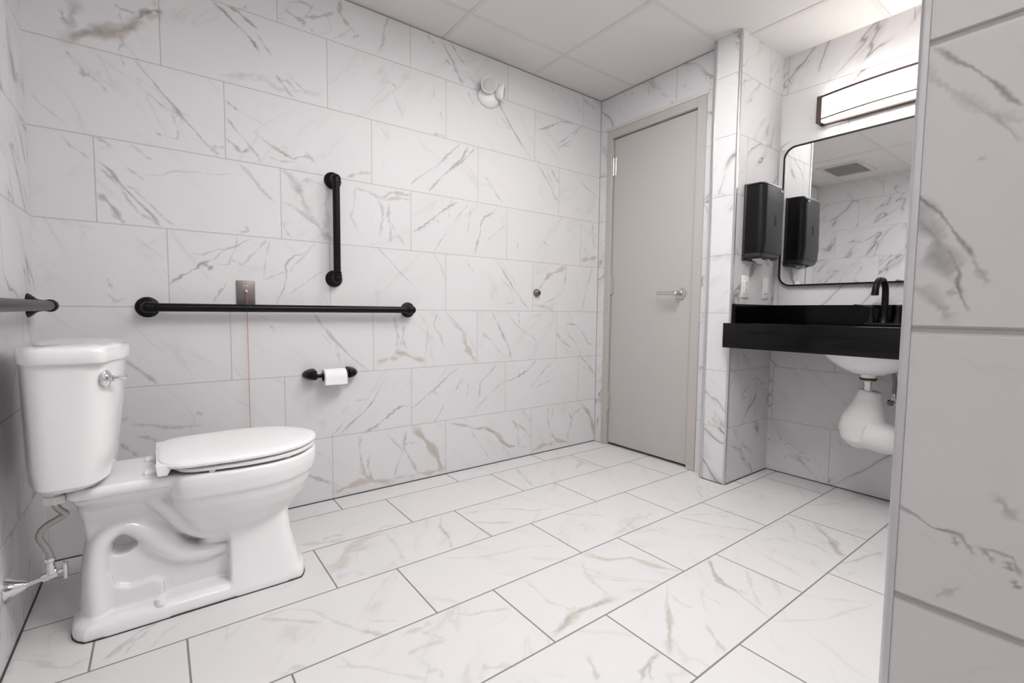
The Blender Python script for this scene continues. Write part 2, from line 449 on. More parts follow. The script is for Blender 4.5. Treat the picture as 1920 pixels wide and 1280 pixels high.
('V',0.004,0.25,[(1.642,1.540),(1.621,1.473),(1.613,1.415)],None),
('V',0.008,0.42,[(1.944,1.525),(1.897,1.473),(1.842,1.444),(1.820,1.404),(1.820,1.359),(1.798,1.297),(1.781,1.232)],None),
('V',0.005,0.18,[(2.003,1.425),(1.936,1.371),(1.852,1.309)],None),
('V',0.004,0.22,[(1.753,1.477),(1.744,1.410),(1.732,1.342)],None),
('V',0.007,0.28,[(1.214,1.222),(1.268,1.168),(1.332,1.105),(1.375,1.066),(1.416,1.030)],None),
('V',0.007,0.22,[(1.521,1.218),(1.561,1.161),(1.585,1.105),(1.598,1.062)],None),
('V',0.008,0.22,[(1.724,1.190),(1.772,1.130)],None),
('V',0.008,0.38,[(1.923,1.216),(1.986,1.142),(2.057,1.051),(2.130,0.972),(2.178,0.923)],None),
('V',0.005,0.22,[(1.958,1.109),(2.037,1.050),(2.058,0.962),(1.998,0.957)],None),
('T',0.018,0.7,[(2.493,1.210),(2.411,1.171),(2.343,1.146),(2.310,1.110)],None),
('V',0.009,0.28,[(2.343,1.154),(2.278,1.075),(2.256,1.041)],None),
('V',0.012,0.2,[(2.493,1.197),(2.483,1.136),(2.473,1.066)],None),
('V',0.006,0.28,[(2.473,1.049),(2.381,0.994),(2.313,0.967),(2.308,0.942)],None),
('V',0.014,0.2,[(2.215,0.949),(2.314,0.942),(2.382,0.921)],None),
('V',0.007,0.3,[(2.743,1.240),(2.707,1.147),(2.671,1.037),(2.642,0.924)],None),
('T',0.018,0.7,[(2.627,1.259),(2.703,1.273),(2.775,1.288)],None),
('V',0.008,0.3,[(2.728,1.510),(2.731,1.420),(2.760,1.332)],None),
('V',0.007,0.35,[(2.355,1.666),(2.407,1.607)],None),
('V',0.005,0.3,[(1.915,1.589),(1.972,1.548)],None),
('V',0.008,0.3,[(2.089,1.324),(2.084,1.292)],None),
('V',0.008,0.3,[(2.289,1.355),(2.323,1.329)],None),
('V',0.006,0.3,[(1.594,0.903),(1.669,0.837),(1.721,0.776)],None),
('V',0.008,0.25,[(1.545,0.895),(1.521,0.831),(1.561,0.780),(1.594,0.691)],None),
('V',0.02,0.16,[(1.644,0.844),(1.713,0.784),(1.722,0.738)],None),
('T',0.022,0.7,[(1.713,0.746),(1.739,0.692),(1.785,0.629)],None),
('V',0.01,0.42,[(1.903,0.905),(1.951,0.826),(1.991,0.754),(2.032,0.688),(2.042,0.623)],None),
('V',0.005,0.3,[(2.009,0.906),(2.070,0.841),(2.143,0.783),(2.196,0.766),(2.251,0.722)],None),
('V',0.004,0.3,[(2.100,0.906),(2.106,0.833)],None),
('V',0.006,0.45,[(2.414,0.778),(2.457,0.725),(2.555,0.668)],None),
('V',0.005,0.45,[(2.490,0.834),(2.589,0.824),(2.666,0.755),(2.707,0.694),(2.794,0.682)],None),
('V',0.004,0.3,[(2.503,0.821),(2.529,0.749),(2.617,0.684)],None),
('V',0.005,0.25,[(1.904,0.725),(1.953,0.676),(2.012,0.633)],None),
('V',0.012,0.2,[(1.838,0.781),(1.895,0.741)],None),
('V',0.01,0.2,[(1.302,0.887),(1.301,0.826),(1.330,0.750)],None),
('T',0.01,0.5,[(1.301,0.710),(1.330,0.681),(1.352,0.680)],None),
('V',0.01,0.25,[(1.352,0.832),(1.345,0.757),(1.374,0.693)],None),
('V',0.006,0.22,[(1.443,0.888),(1.489,0.824),(1.481,0.724),(1.469,0.653)],None),
('V',0.014,0.32,[(0.819,2.190),(0.856,2.179),(0.889,2.174),(0.886,2.156)],None),
('V',0.01,0.28,[(0.831,2.231),(0.874,2.253),(0.924,2.249),(0.906,2.209),(0.889,2.186)],None),
('V',0.012,0.28,[(0.895,2.193),(0.957,2.219),(1.022,2.260)],None),
('V',0.016,0.3,[(1.049,2.326),(1.043,2.274),(1.064,2.243),(1.088,2.222)],None),
('V',0.008,0.25,[(1.088,2.222),(1.131,2.201),(1.100,2.172)],None),
('V',0.01,0.3,[(1.279,2.334),(1.255,2.269),(1.252,2.212),(1.221,2.143)],None),
('V',0.006,0.22,[(0.900,2.161),(0.939,2.135)],None),
('V',0.008,0.2,[(1.014,2.143),(1.057,2.176),(1.088,2.210)],None),
('V',0.008,0.4,[(1.568,2.335),(1.599,2.281),(1.648,2.225),(1.616,2.218),(1.591,2.238)],None),
('V',0.008,0.35,[(1.483,2.322),(1.529,2.292)],None),
('V',0.007,0.35,[(1.623,2.330),(1.672,2.277),(1.723,2.237)],None),
('V',0.009,0.35,[(1.640,2.205),(1.673,2.167),(1.706,2.134)],None),
('V',0.009,0.2,[(1.714,2.214),(1.757,2.177),(1.792,2.166)],None),
('V',0.008,0.42,[(1.928,2.124),(1.995,2.029),(2.055,1.959),(2.110,1.902)],None),
('V',0.005,0.3,[(1.957,2.027),(2.015,1.973)],None),
('V',0.008,0.25,[(1.723,2.111),(1.775,2.047)],None),
('V',0.008,0.45,[(1.733,1.814),(1.691,1.741),(1.609,1.662)],None),
('V',0.006,0.4,[(1.777,1.816),(1.717,1.746),(1.617,1.656)],None),
('V',0.005,0.35,[(1.683,1.818),(1.608,1.746),(1.537,1.663)],None),
('V',0.006,0.35,[(1.288,2.031),(1.319,2.008)],None),
('V',0.012,0.1,[(1.301,1.981),(1.336,1.913),(1.350,1.877)],None),
('V',0.008,0.42,[(1.738,1.801),(1.675,1.717),(1.592,1.645),(1.545,1.595),(1.490,1.531)],None),
('V',0.005,0.3,[(1.674,1.809),(1.608,1.746),(1.529,1.668),(1.407,1.572),(1.392,1.549)],None),
('V',0.006,0.25,[(1.734,1.771),(1.641,1.689),(1.584,1.630)],None),
('V',0.008,0.4,[(1.923,2.125),(2.006,2.012),(2.100,1.914),(2.182,1.832)],None),
('V',0.006,0.4,[(2.231,1.817),(2.318,1.731),(2.409,1.609)],None),
('V',0.01,0.3,[(2.333,1.824),(2.406,1.733)],None),
('V',0.01,0.4,[(2.219,2.014),(2.311,2.054),(2.433,2.121),(2.524,2.130)],None),
('V',0.006,0.35,[(2.619,2.139),(2.507,2.054),(2.392,1.964)],None),
('V',0.005,0.3,[(2.581,2.111),(2.508,2.015),(2.383,1.936)],None),
('V',0.006,0.3,[(2.401,1.953),(2.528,1.993)],None),
('V',0.006,0.3,[(2.551,1.824),(2.650,1.747),(2.793,1.686)],None),
('V',0.01,0.3,[(1.618,2.263),(1.657,2.200),(1.709,2.150)],None),
('V',0.008,0.25,[(2.332,2.311),(2.358,2.274)],None),
('V',0.01,0.3,[(2.614,2.305),(2.733,2.269)],None),
('V',0.008,0.25,[(2.539,2.291),(2.598,2.208)],None),
('V',0.006,0.25,[(1.842,1.685),(1.922,1.593),(1.967,1.552)],None),
('V',0.005,0.25,[(2.197,1.860),(2.299,1.804),(2.371,1.701),(2.355,1.634)],None),
('V',0.008,0.35,[(0.909,0.891),(0.960,0.813),(1.012,0.749),(1.083,0.682),(1.156,0.612)],None),
('V',0.01,0.22,[(1.301,0.884),(1.314,0.807),(1.313,0.713)],None),
('T',0.014,0.6,[(1.295,0.688),(1.350,0.690),(1.415,0.656),(1.473,0.644)],None),
('T',0.016,0.5,[(1.207,0.646),(1.268,0.664),(1.322,0.665)],None),
('V',0.01,0.22,[(1.341,0.764),(1.322,0.695),(1.368,0.676)],None),
('V',0.005,0.22,[(1.012,0.741),(1.027,0.668)],None),
('V',0.007,0.42,[(1.684,0.595),(1.615,0.553),(1.543,0.494),(1.483,0.454),(1.395,0.392)],None),
('V',0.012,0.22,[(1.513,0.478),(1.543,0.457)],None),
('V',0.005,0.28,[(1.594,0.406),(1.553,0.336),(1.523,0.303)],None),
('V',0.006,0.32,[(1.658,0.465),(1.701,0.527)],None),
('V',0.006,0.4,[(1.941,0.598),(1.894,0.552),(1.824,0.498),(1.819,0.430),(1.813,0.401)],None),
('V',0.005,0.3,[(1.992,0.495),(1.895,0.423),(1.814,0.362),(1.774,0.303)],None),
('V',0.01,0.4,[(2.244,0.602),(2.171,0.543),(2.093,0.507),(2.017,0.487)],None),
('V',0.006,0.35,[(2.392,0.594),(2.294,0.524),(2.199,0.430)],None),
('V',0.006,0.25,[(2.240,0.432),(2.366,0.464)],None),
('V',0.004,0.25,[(1.745,0.505),(1.734,0.419)],None),
('V',0.008,0.35,[(2.635,0.609),(2.718,0.541),(2.796,0.459)],None),
('V',0.007,0.42,[(1.197,0.466),(1.137,0.405),(1.071,0.356),(1.014,0.302)],None),
('V',0.005,0.3,[(1.232,0.530),(1.180,0.451)],None),
('V',0.005,0.3,[(1.055,0.382),(1.007,0.332),(0.975,0.304)],None),
('V',0.01,0.4,[(1.381,0.415),(1.321,0.409),(1.257,0.365),(1.205,0.329),(1.136,0.300)],None),
('V',0.006,0.22,[(1.097,0.468),(1.171,0.468)],None),
('V',0.006,0.2,[(1.032,0.418),(1.064,0.447)],None),
('V',0.01,0.25,[(1.119,0.290),(1.115,0.224),(1.126,0.138),(1.151,0.090)],None),
('T',0.018,0.75,[(1.126,0.112),(1.159,0.063),(1.202,0.037)],None),
('T',0.02,0.7,[(0.991,0.028),(1.051,0.044),(1.117,0.055),(1.185,0.049),(1.282,0.020)],None),
('V',0.01,0.28,[(1.165,0.190),(1.156,0.132),(1.176,0.059)],None),
('V',0.008,0.25,[(1.257,0.270),(1.320,0.207),(1.343,0.168),(1.310,0.103),(1.296,0.043)],None),
('V',0.012,0.25,[(1.362,0.289),(1.348,0.194),(1.394,0.105),(1.428,0.043)],None),
('V',0.008,0.22,[(1.357,0.210),(1.414,0.210)],None),
('T',0.026,0.85,[(1.414,0.282),(1.458,0.230),(1.502,0.177),(1.543,0.114),(1.574,0.024)],None),
('V',0.028,0.15,[(1.414,0.273),(1.483,0.199),(1.543,0.124),(1.564,0.035)],None),
('T',0.016,0.6,[(1.428,0.039),(1.502,0.024),(1.595,0.039)],None),
('V',0.01,0.22,[(1.282,0.042),(1.413,0.028)],None),
('V',0.01,0.35,[(1.616,0.286),(1.724,0.257),(1.792,0.228),(1.873,0.226)],None),
('V',0.01,0.42,[(1.850,0.229),(1.921,0.189),(1.959,0.138),(2.034,0.084),(2.112,0.071)],None),
('T',0.012,0.6,[(1.861,0.228),(1.946,0.175),(2.034,0.089)],None),
('V',0.008,0.4,[(2.058,0.242),(2.136,0.189),(2.212,0.114)],None),
('T',0.01,0.6,[(2.071,0.229),(2.110,0.172)],None),
('V',0.006,0.25,[(2.097,0.163),(2.112,0.077),(2.179,0.055)],None),
('V',0.006,0.2,[(1.758,0.223),(1.815,0.145),(1.899,0.031)],None),
('V',0.006,0.25,[(2.135,0.295),(2.217,0.210)],None),
('V',0.01,0.25,[(2.355,0.290),(2.350,0.214),(2.373,0.122)],None),
('T',0.016,0.7,[(2.381,0.110),(2.434,0.057),(2.541,0.029)],None),
('T',0.018,0.6,[(2.227,0.025),(2.303,0.045),(2.404,0.045)],None),
('V',0.01,0.3,[(2.504,0.273),(2.568,0.186),(2.539,0.109),(2.525,0.054)],None),
('V',0.014,0.25,[(2.644,0.292),(2.729,0.200),(2.783,0.074)],None),
('T',0.018,0.6,[(2.694,0.251),(2.763,0.160),(2.784,0.038)],None),
('V',0.01,0.25,[(2.567,0.209),(2.661,0.255)],None),
('V',0.008,0.25,[(2.399,0.285),(2.386,0.209)],None),
('V',0.012,0.3,[(0.875,0.138),(0.919,0.113),(0.972,0.082)],None)]
VE_FLOOR = [
('V',0.012,0.22,[(0.830,-0.388),(0.877,-0.375),(0.913,-0.401)],None),
('T',0.03,0.6,[(0.781,-0.629),(0.836,-0.597),(0.893,-0.519),(0.969,-0.476),(1.051,-0.477)],None),
('V',0.014,0.16,[(0.972,-0.467),(1.074,-0.419),(1.143,-0.443)],None),
('V',0.012,0.3,[(1.315,-0.471),(1.264,-0.555),(1.247,-0.663),(1.213,-0.749)],None),
('V',0.014,0.15,[(1.051,-0.477),(1.051,-0.590),(1.025,-0.732)],None),
('V',0.02,0.1,[(0.783,-0.698),(0.856,-0.683),(0.877,-0.733)],None),
('V',0.01,0.35,[(1.394,-0.596),(1.450,-0.649),(1.543,-0.702)],None),
('V',0.01,0.25,[(1.403,-0.506),(1.531,-0.530),(1.618,-0.585),(1.686,-0.664)],None),
('T',0.01,0.5,[(1.634,-0.597),(1.694,-0.670),(1.777,-0.683)],None),
('V',0.009,0.25,[(1.392,-0.634),(1.403,-0.752)],None),
('V',0.006,0.22,[(1.768,-0.598),(1.837,-0.710),(1.885,-0.863)],None),
('T',0.008,0.5,[(1.770,-0.753),(1.852,-0.840),(1.917,-0.886)],None),
('V',0.012,0.25,[(1.983,-0.139),(1.922,-0.299),(1.878,-0.430)],None),
('T',0.02,0.5,[(2.250,-0.149),(2.383,-0.188),(2.378,-0.291),(2.220,-0.376)],None),
('V',0.01,0.25,[(2.383,-0.188),(2.369,-0.336),(2.437,-0.433)],None),
('V',0.01,0.22,[(1.164,-0.794),(1.251,-0.857),(1.350,-0.888),(1.457,-0.902),(1.555,-0.973)],None),
('V',0.006,0.2,[(1.604,-0.919),(1.591,-0.998)],None),
('V',0.014,0.16,[(1.781,-1.045),(1.887,-1.025),(2.040,-0.974)],None),
('V',0.01,0.2,[(1.995,-0.997),(2.118,-1.000)],None),
('V',0.01,0.22,[(2.051,-0.953),(2.044,-1.032)],None),
('T',0.018,0.7,[(1.596,-1.065),(1.635,-1.152),(1.722,-1.195),(1.737,-1.263),(1.764,-1.319),(1.797,-1.360)],None),
('V',0.018,0.16,[(1.551,-1.110),(1.514,-1.157),(1.489,-1.224),(1.471,-1.318)],None),
('T',0.02,0.75,[(1.203,-1.341),(1.266,-1.329),(1.323,-1.307),(1.391,-1.316),(1.477,-1.322)],None),
('V',0.014,0.25,[(1.204,-1.331),(1.237,-1.332),(1.305,-1.307),(1.355,-1.304),(1.478,-1.330)],None),
('V',0.01,0.22,[(1.311,-1.272),(1.348,-1.292)],None),
('V',0.01,0.2,[(1.308,-1.077),(1.304,-1.152),(1.294,-1.218),(1.318,-1.264)],None),
('V',0.008,0.2,[(1.507,-1.186),(1.555,-1.254),(1.618,-1.317)],None),
('T',0.02,0.4,[(1.553,-1.332),(1.611,-1.359)],None),
('V',0.01,0.3,[(1.018,-1.086),(1.061,-1.130),(1.105,-1.136),(1.172,-1.171)],None),
('V',0.014,0.22,[(0.860,-1.087),(0.911,-1.095),(0.950,-1.088)],None),
('V',0.01,0.25,[(0.829,-1.171),(0.884,-1.165),(0.950,-1.181)],None),
('V',0.008,0.2,[(0.907,-1.104),(0.950,-1.181)],None),
('T',0.012,0.5,[(0.969,-1.321),(1.008,-1.345),(1.052,-1.372)],None),
('T',0.012,0.7,[(0.779,-1.011),(0.801,-1.039),(0.823,-1.066)],None),
('V',0.01,0.25,[(0.696,-0.866),(0.737,-0.945),(0.786,-1.028)],None),
('V',0.008,0.22,[(0.805,-0.976),(0.868,-1.022)],None),
('V',0.008,0.2,[(0.668,-1.097),(0.732,-1.144),(0.783,-1.208),(0.841,-1.277)],None),
('V',0.008,0.2,[(0.854,-1.251),(0.885,-1.269),(0.872,-1.300)],None),
('V',0.012,0.25,[(1.223,-1.452),(1.201,-1.504),(1.177,-1.531)],None),
('V',0.012,0.38,[(1.384,-1.559),(1.337,-1.565),(1.292,-1.579),(1.268,-1.597)],None),
('V',0.006,0.4,[(1.366,-1.561),(1.318,-1.580),(1.292,-1.606)],None),
('V',0.012,0.2,[(1.684,-1.380),(1.596,-1.437),(1.527,-1.493),(1.447,-1.553),(1.401,-1.582)],None),
('T',0.014,0.6,[(1.583,-1.455),(1.496,-1.519),(1.422,-1.566)],None),
('V',0.008,0.2,[(1.643,-1.413),(1.622,-1.483),(1.645,-1.500)],None),
('V',0.01,0.3,[(1.600,-1.571),(1.559,-1.623),(1.532,-1.667)],None),
('T',0.01,0.6,[(1.945,-1.374),(1.887,-1.426),(1.840,-1.477),(1.833,-1.535)],None),
('V',0.012,0.35,[(1.952,-1.370),(1.877,-1.436),(1.840,-1.493),(1.848,-1.561)],None),
('V',0.006,0.25,[(2.170,-1.080),(2.201,-1.171),(2.240,-1.251),(2.299,-1.332)],None),
('V',0.008,0.25,[(2.180,-1.074),(2.307,-1.149),(2.443,-1.202)],None),
('V',0.006,0.3,[(2.608,-0.906),(2.461,-1.040)],None),
('V',0.006,0.25,[(2.618,-0.913),(2.488,-1.059)],None),
('V',0.008,0.2,[(2.601,-0.447),(2.579,-0.581),(2.648,-0.699)],None),
('V',0.006,0.3,[(1.718,0.023),(1.802,-0.036),(1.932,-0.030)],None),
('T',0.008,0.5,[(1.581,-0.161),(1.667,-0.202)],None),
('V',0.006,0.22,[(1.227,-0.149),(1.372,-0.217)],None),
('V',0.008,0.38,[(0.191,-0.731),(0.227,-0.687),(0.268,-0.640),(0.316,-0.623)],None),
('V',0.01,0.3,[(0.202,-0.722),(0.236,-0.693),(0.260,-0.663)],None),
('V',0.006,0.32,[(0.237,-0.730),(0.260,-0.683),(0.298,-0.642)],None),
('V',0.006,0.22,[(0.290,-0.742),(0.329,-0.684),(0.366,-0.659)],None),
('V',0.014,0.2,[(0.004,-0.578),(0.055,-0.632),(0.106,-0.694),(0.146,-0.722)],None),
('V',0.012,0.2,[(0.129,-0.702),(0.165,-0.695)],None),
('V',0.01,0.15,[(-0.000,-0.575),(0.017,-0.652)],None),
('T',0.009,0.6,[(0.546,-0.778),(0.623,-0.840),(0.693,-0.907)],None),
('V',0.008,0.22,[(0.556,-0.775),(0.635,-0.781),(0.680,-0.826),(0.723,-0.896)],None),
('V',0.012,0.2,[(0.560,-1.055),(0.581,-1.039),(0.623,-1.061)],None),
('V',0.008,0.25,[(0.695,-1.080),(0.703,-1.120),(0.741,-1.155)],None),
('T',0.03,0.5,[(0.783,-0.643),(0.837,-0.619),(0.874,-0.546),(0.966,-0.539)],None),
('T',0.02,0.5,[(0.741,-0.377),(0.812,-0.409),(0.908,-0.439)],None),
('V',0.008,0.35,[(2.171,-1.076),(2.203,-1.156),(2.240,-1.237),(2.284,-1.311),(2.319,-1.356)],None),
('V',0.008,0.22,[(2.071,-1.239),(2.148,-1.274),(2.172,-1.339)],None),
('V',0.005,0.3,[(2.365,-1.166),(2.337,-1.217),(2.387,-1.206)],None),
('V',0.006,0.25,[(2.201,-1.370),(2.159,-1.448),(2.133,-1.528),(2.116,-1.591),(2.091,-1.657)],None),
('T',0.009,0.5,[(2.131,-1.573),(2.119,-1.608)],None),
('T',0.02,0.7,[(2.530,-1.547),(2.489,-1.595),(2.410,-1.628),(2.385,-1.661)],None),
('V',0.018,0.25,[(2.621,-1.465),(2.542,-1.536),(2.477,-1.586),(2.379,-1.657)],None),
('V',0.01,0.25,[(2.547,-1.390),(2.477,-1.449),(2.388,-1.485),(2.394,-1.564),(2.357,-1.640)],None),
('V',0.008,0.2,[(2.350,-1.379),(2.500,-1.379),(2.540,-1.407)],None),
('T',0.01,0.4,[(2.274,-1.422),(2.339,-1.450),(2.345,-1.510)],None),
('V',0.008,0.42,[(1.937,-1.379),(1.864,-1.439),(1.832,-1.471),(1.836,-1.532),(1.811,-1.593),(1.784,-1.662)],None),
('T',0.01,0.6,[(1.915,-1.402),(1.859,-1.449),(1.837,-1.488)],None),
('T',0.01,0.4,[(2.004,-1.481),(1.897,-1.557),(1.816,-1.620)],None),
('V',0.01,0.3,[(1.597,-1.568),(1.565,-1.613),(1.535,-1.667)],None),
('V',0.006,0.22,[(1.732,-1.464),(1.727,-1.555)],None),
('V',0.008,0.22,[(2.593,-0.954),(2.519,-0.979),(2.440,-1.052)],None),
('V',0.006,0.25,[(2.624,-1.038),(2.736,-1.132),(2.858,-1.248)],None),
('V',0.008,0.3,[(2.796,-1.358),(2.864,-1.420),(2.976,-1.459),(3.133,-1.487)],None),
('V',0.008,0.35,[(2.282,-1.666),(2.394,-1.699),(2.493,-1.722),(2.545,-1.742)],None),
('T',0.008,0.4,[(2.421,-1.702),(2.563,-1.737)],None),
('V',0.008,0.18,[(1.775,-1.677),(1.847,-1.729),(1.919,-1.771),(2.010,-1.794),(2.140,-1.837)],None),
('V',0.006,0.2,[(1.983,-1.658),(2.014,-1.716),(2.075,-1.773),(2.129,-1.835)],None),
('V',0.01,0.3,[(1.389,-1.556),(1.345,-1.566),(1.288,-1.586)],None)]
VE_PART = [
('V',0.004,0.55,[(-2.139,1.197),(-2.153,1.182),(-2.169,1.165),(-2.183,1.150),(-2.191,1.137),(-2.202,1.122),(-2.209,1.113)],None),
('V',0.009,0.18,[(-2.125,1.188),(-2.144,1.160),(-2.165,1.137),(-2.181,1.120),(-2.194,1.112)],None),
('V',0.005,0.3,[(-2.165,1.139),(-2.181,1.118),(-2.192,1.112),(-2.197,1.099),(-2.210,1.082)],None),
('V',0.008,0.15,[(-2.194,1.114),(-2.210,1.100)],None),
('V',0.006,0.3,[(-2.181,1.074),(-2.183,1.070)],None),
('V',0.0035,0.65,[(-2.125,1.056),(-2.142,1.034),(-2.155,1.021),(-2.164,1.003),(-2.175,0.986),(-2.182,0.972)],None),
('V',0.02,0.42,[(-2.128,1.036),(-2.139,1.015),(-2.150,0.994),(-2.158,0.972),(-2.167,0.952)],None),
('V',0.014,0.3,[(-2.131,1.041),(-2.147,1.014),(-2.157,0.991)],None),
('V',0.0035,0.6,[(-2.157,0.987),(-2.166,0.974),(-2.172,0.957),(-2.170,0.949),(-2.176,0.933),(-2.180,0.918)],None),
('V',0.006,0.3,[(-2.182,0.972),(-2.188,0.956),(-2.193,0.946)],None),
('V',0.01,0.25,[(-2.129,0.950),(-2.147,0.939),(-2.163,0.920),(-2.169,0.906)],None),
('V',0.008,0.25,[(-2.164,0.939),(-2.176,0.936)],None),
('V',0.006,0.3,[(-2.149,0.936),(-2.165,0.917)],None),
('V',0.0035,0.5,[(-2.129,0.702),(-2.139,0.695),(-2.153,0.690),(-2.166,0.684),(-2.176,0.685),(-2.187,0.683),(-2.192,0.675),(-2.200,0.667)],None),
('V',0.005,0.4,[(-2.182,0.681),(-2.185,0.671)],None),
('V',0.0045,0.5,[(-2.190,0.679),(-2.198,0.669)],None),
('V',0.004,0.5,[(-2.200,0.676),(-2.207,0.673),(-2.213,0.667)],None),
('V',0.0035,0.45,[(-2.199,0.678),(-2.216,0.677),(-2.225,0.676),(-2.229,0.668),(-2.234,0.661)],None),
('V',0.006,0.5,[(-2.221,0.673),(-2.224,0.662)],None),
('V',0.006,0.5,[(-2.227,0.654),(-2.233,0.645)],None),
('V',0.008,0.25,[(-2.212,0.731),(-2.219,0.722),(-2.231,0.714)],None),
('T',0.005,0.5,[(-2.170,0.608),(-2.179,0.617),(-2.189,0.627)],None)]
def paint(P2, strokes, step=.003):
    """P2 (n,2) plane coordinates -> (n,3) vein strengths; strokes = [(kind, half width, strength, [(u,v)...], clip)]"""
    out = np.zeros((len(P2), 3), np.float32)
    fine = .999 if step > .002 else 1e-3
    def wob(p, s, k):
        return (np.sin(p[:, 0] * s * 1.0 + p[:, 1] * s * 1.7 + k) + np.sin(p[:, 0] * s * 2.3 - p[:, 1] * s * 1.9 + k * 2.1) * .6
                + np.sin(p[:, 0] * s * 4.7 + p[:, 1] * s * 5.3 + k * 3.3) * .35) / 1.95
    for si, (kind, w, st, pts, clip) in enumerate(strokes):
        pts = np.array(pts, float)
        lo = pts.min(0) - w * 3 - .02; hi = pts.max(0) + w * 3 + .02
        if clip is not None:
            lo = np.maximum(lo, [clip[0], clip[2]]); hi = np.minimum(hi, [clip[1], clip[3]])
        idx = np.nonzero((P2[:, 0] > lo[0]) & (P2[:, 0] < hi[0]) & (P2[:, 1] > lo[1]) & (P2[:, 1] < hi[1]))[0]
        if len(idx) == 0: continue
        p = P2[idx]
        if fine > .5 and w >= .012 and kind == 'V': st = st * 1.25
        if kind == 'T': w = w * 1.25
        amp = min(.004, w * .38)
        w = max(w, .0058 * fine)
        p = p + np.stack([wob(p, 95, si * 1.3), wob(p, 95, si * 2.7 + 5)], 1) * amp
        best = np.full(len(p), 9.0); tt = np.zeros(len(p))
        m = len(pts) - 1
        for i in range(m):
            a, b = pts[i], pts[i + 1]
            d = b - a; L = d @ d + 1e-9
            t = np.clip(((p - a) @ d) / L, 0, 1)
            dd = np.linalg.norm(p - a - t[:, None] * d, axis=1)
            q = dd < best
            best[q] = dd[q]; tt[q] = (i + t[q]) / m
        prof = .65 + .35 * np.sin(tt * 11 + si)
        ends = np.clip(np.minimum(tt, 1 - tt) * 6 + .25, 0, 1)
        ww = w * prof
        f = np.clip(1 - best / ww, 0, 1) ** .8 if kind != 'T' else np.clip(1.5 - 1.5 * best / ww, 0, 1)
        f = f * st * ends
        ch = 1 if kind == 'T' else 0
        out[idx, ch] = np.maximum(out[idx, ch], f)
    return out

def dense(name, mat, ax, const, u_rng, v_rng, step, strokes, thick, facing):
    """finely gridded slab face (so the traced veins can be stored on it), closed behind"""
    nu = int((u_rng[1] - u_rng[0]) / step) + 1; nv = int((v_rng[1] - v_rng[0]) / step) + 1
    us = np.linspace(*u_rng, nu); vs = np.linspace(*v_rng, nv)
    UU, VV = np.meshgrid(us, vs, indexing='ij')
    P2 = np.stack([UU.ravel(), VV.ravel()], 1)
    co = np.zeros((nu * nv + 8, 3), np.float32)
    oth = [i for i in range(3) if i != ax]
    co[:nu * nv, ax] = const; co[:nu * nv, oth[0]] = P2[:, 0]; co[:nu * nv, oth[1]] = P2[:, 1]
    k = nu * nv
    cs = [(u, v) for u in u_rng for v in v_rng]
    for j, c in enumerate((const, const + thick)):
        for i, (u, v) in enumerate(cs):
            co[k + j * 4 + i, ax] = c; co[k + j * 4 + i, oth[0]] = u; co[k + j * 4 + i, oth[1]] = v
    I = np.arange(nu * nv).reshape(nu, nv)
    q = np.stack([I[:-1, :-1], I[1:, :-1], I[1:, 1:], I[:-1, 1:]], -1).reshape(-1, 4)
    # orientation
    flip = {0: 1, 1: -1, 2: 1}[ax] * facing
    if flip < 0: q = q[:, ::-1]
    b = [(k, k + 1, k + 5, k + 4), (k + 2, k + 3, k + 7, k + 6), (k, k + 2, k + 6, k + 4), (k + 1, k + 3, k + 7, k + 5), (k + 4, k + 5, k + 7, k + 6)]
    q = np.concatenate([q, np.array(b)]).astype(np.int32)
    me = bpy.data.meshes.new(name)
    me.vertices.add(len(co)); me.vertices.foreach_set('co', co.ravel())
    me.loops.add(q.size); me.loops.foreach_set('vertex_index', q.ravel())
    me.polygons.add(len(q)); me.polygons.foreach_set('loop_start', np.arange(0, q.size, 4, dtype=np.int32))
    me.update(calc_edges=True); me.validate()
    at = me.attributes.new('vein', 'FLOAT_VECTOR', 'POINT')
    val = np.zeros((len(co), 3), np.float32)
    val[:nu * nv] = paint(P2, strokes, step)
    at.data.foreach_set('vector', val.ravel())
    me.materials.append(mat)
    o = bpy.data.objects.new(name, me)
    return link(o)

# ------------------------------------------------------------------ the room
tag(dense('wall_back', m_back, 1, 0.0, (0.0, XR + .0), (0.0, H + .05), .0032, VE_BACK, .1, -1), kind='structure')
tag(dense('floor', m_floor, 2, 0.0, (-.0, XV + .0), (-2.3, 0.0), .0035, [(a_, b_, c_ * .72, d_, e_) for a_, b_, c_, d_, e_ in VE_FLOOR], -.08, 1), kind='structure')
fl = B().box(-.1, XV + .1, YE - .1, -2.3, -.08, 0).box(-.1, 0, -2.3, .1, -.08, 0).box(XV, XV + .1, -2.3, .1, -.08, 0).box(0, XV, 0, .1, -.08, 0)
f2 = fl.obj('floor_border', m_floor, smooth=False); tag(f2, kind='structure'); f2.name = 'floor'

tag(B().box(-.1, 0, YE, .1, 0, H + .05).obj('wall_left', m_left, smooth=False), kind='structure')
# wall with the door: opening
DY0, DY1, DZ = -.068, -.785, 2.112
b = B()
b.box(XR, XR + .1, DY0, .1, 0, H + .05)
b.box(XR, XR + .1, YC + .06, DY1, 0, H + .05)
b.box(XR, XR + .1, DY1, DY0, DZ, H + .05)
tag(b.obj('wall_right', m_right, smooth=False), kind='structure')
tag(B().box(XR + .10, XR + .14, -.9, .1, 0, H + .05).obj('wall_behind_door', outside, smooth=False), kind='structure')
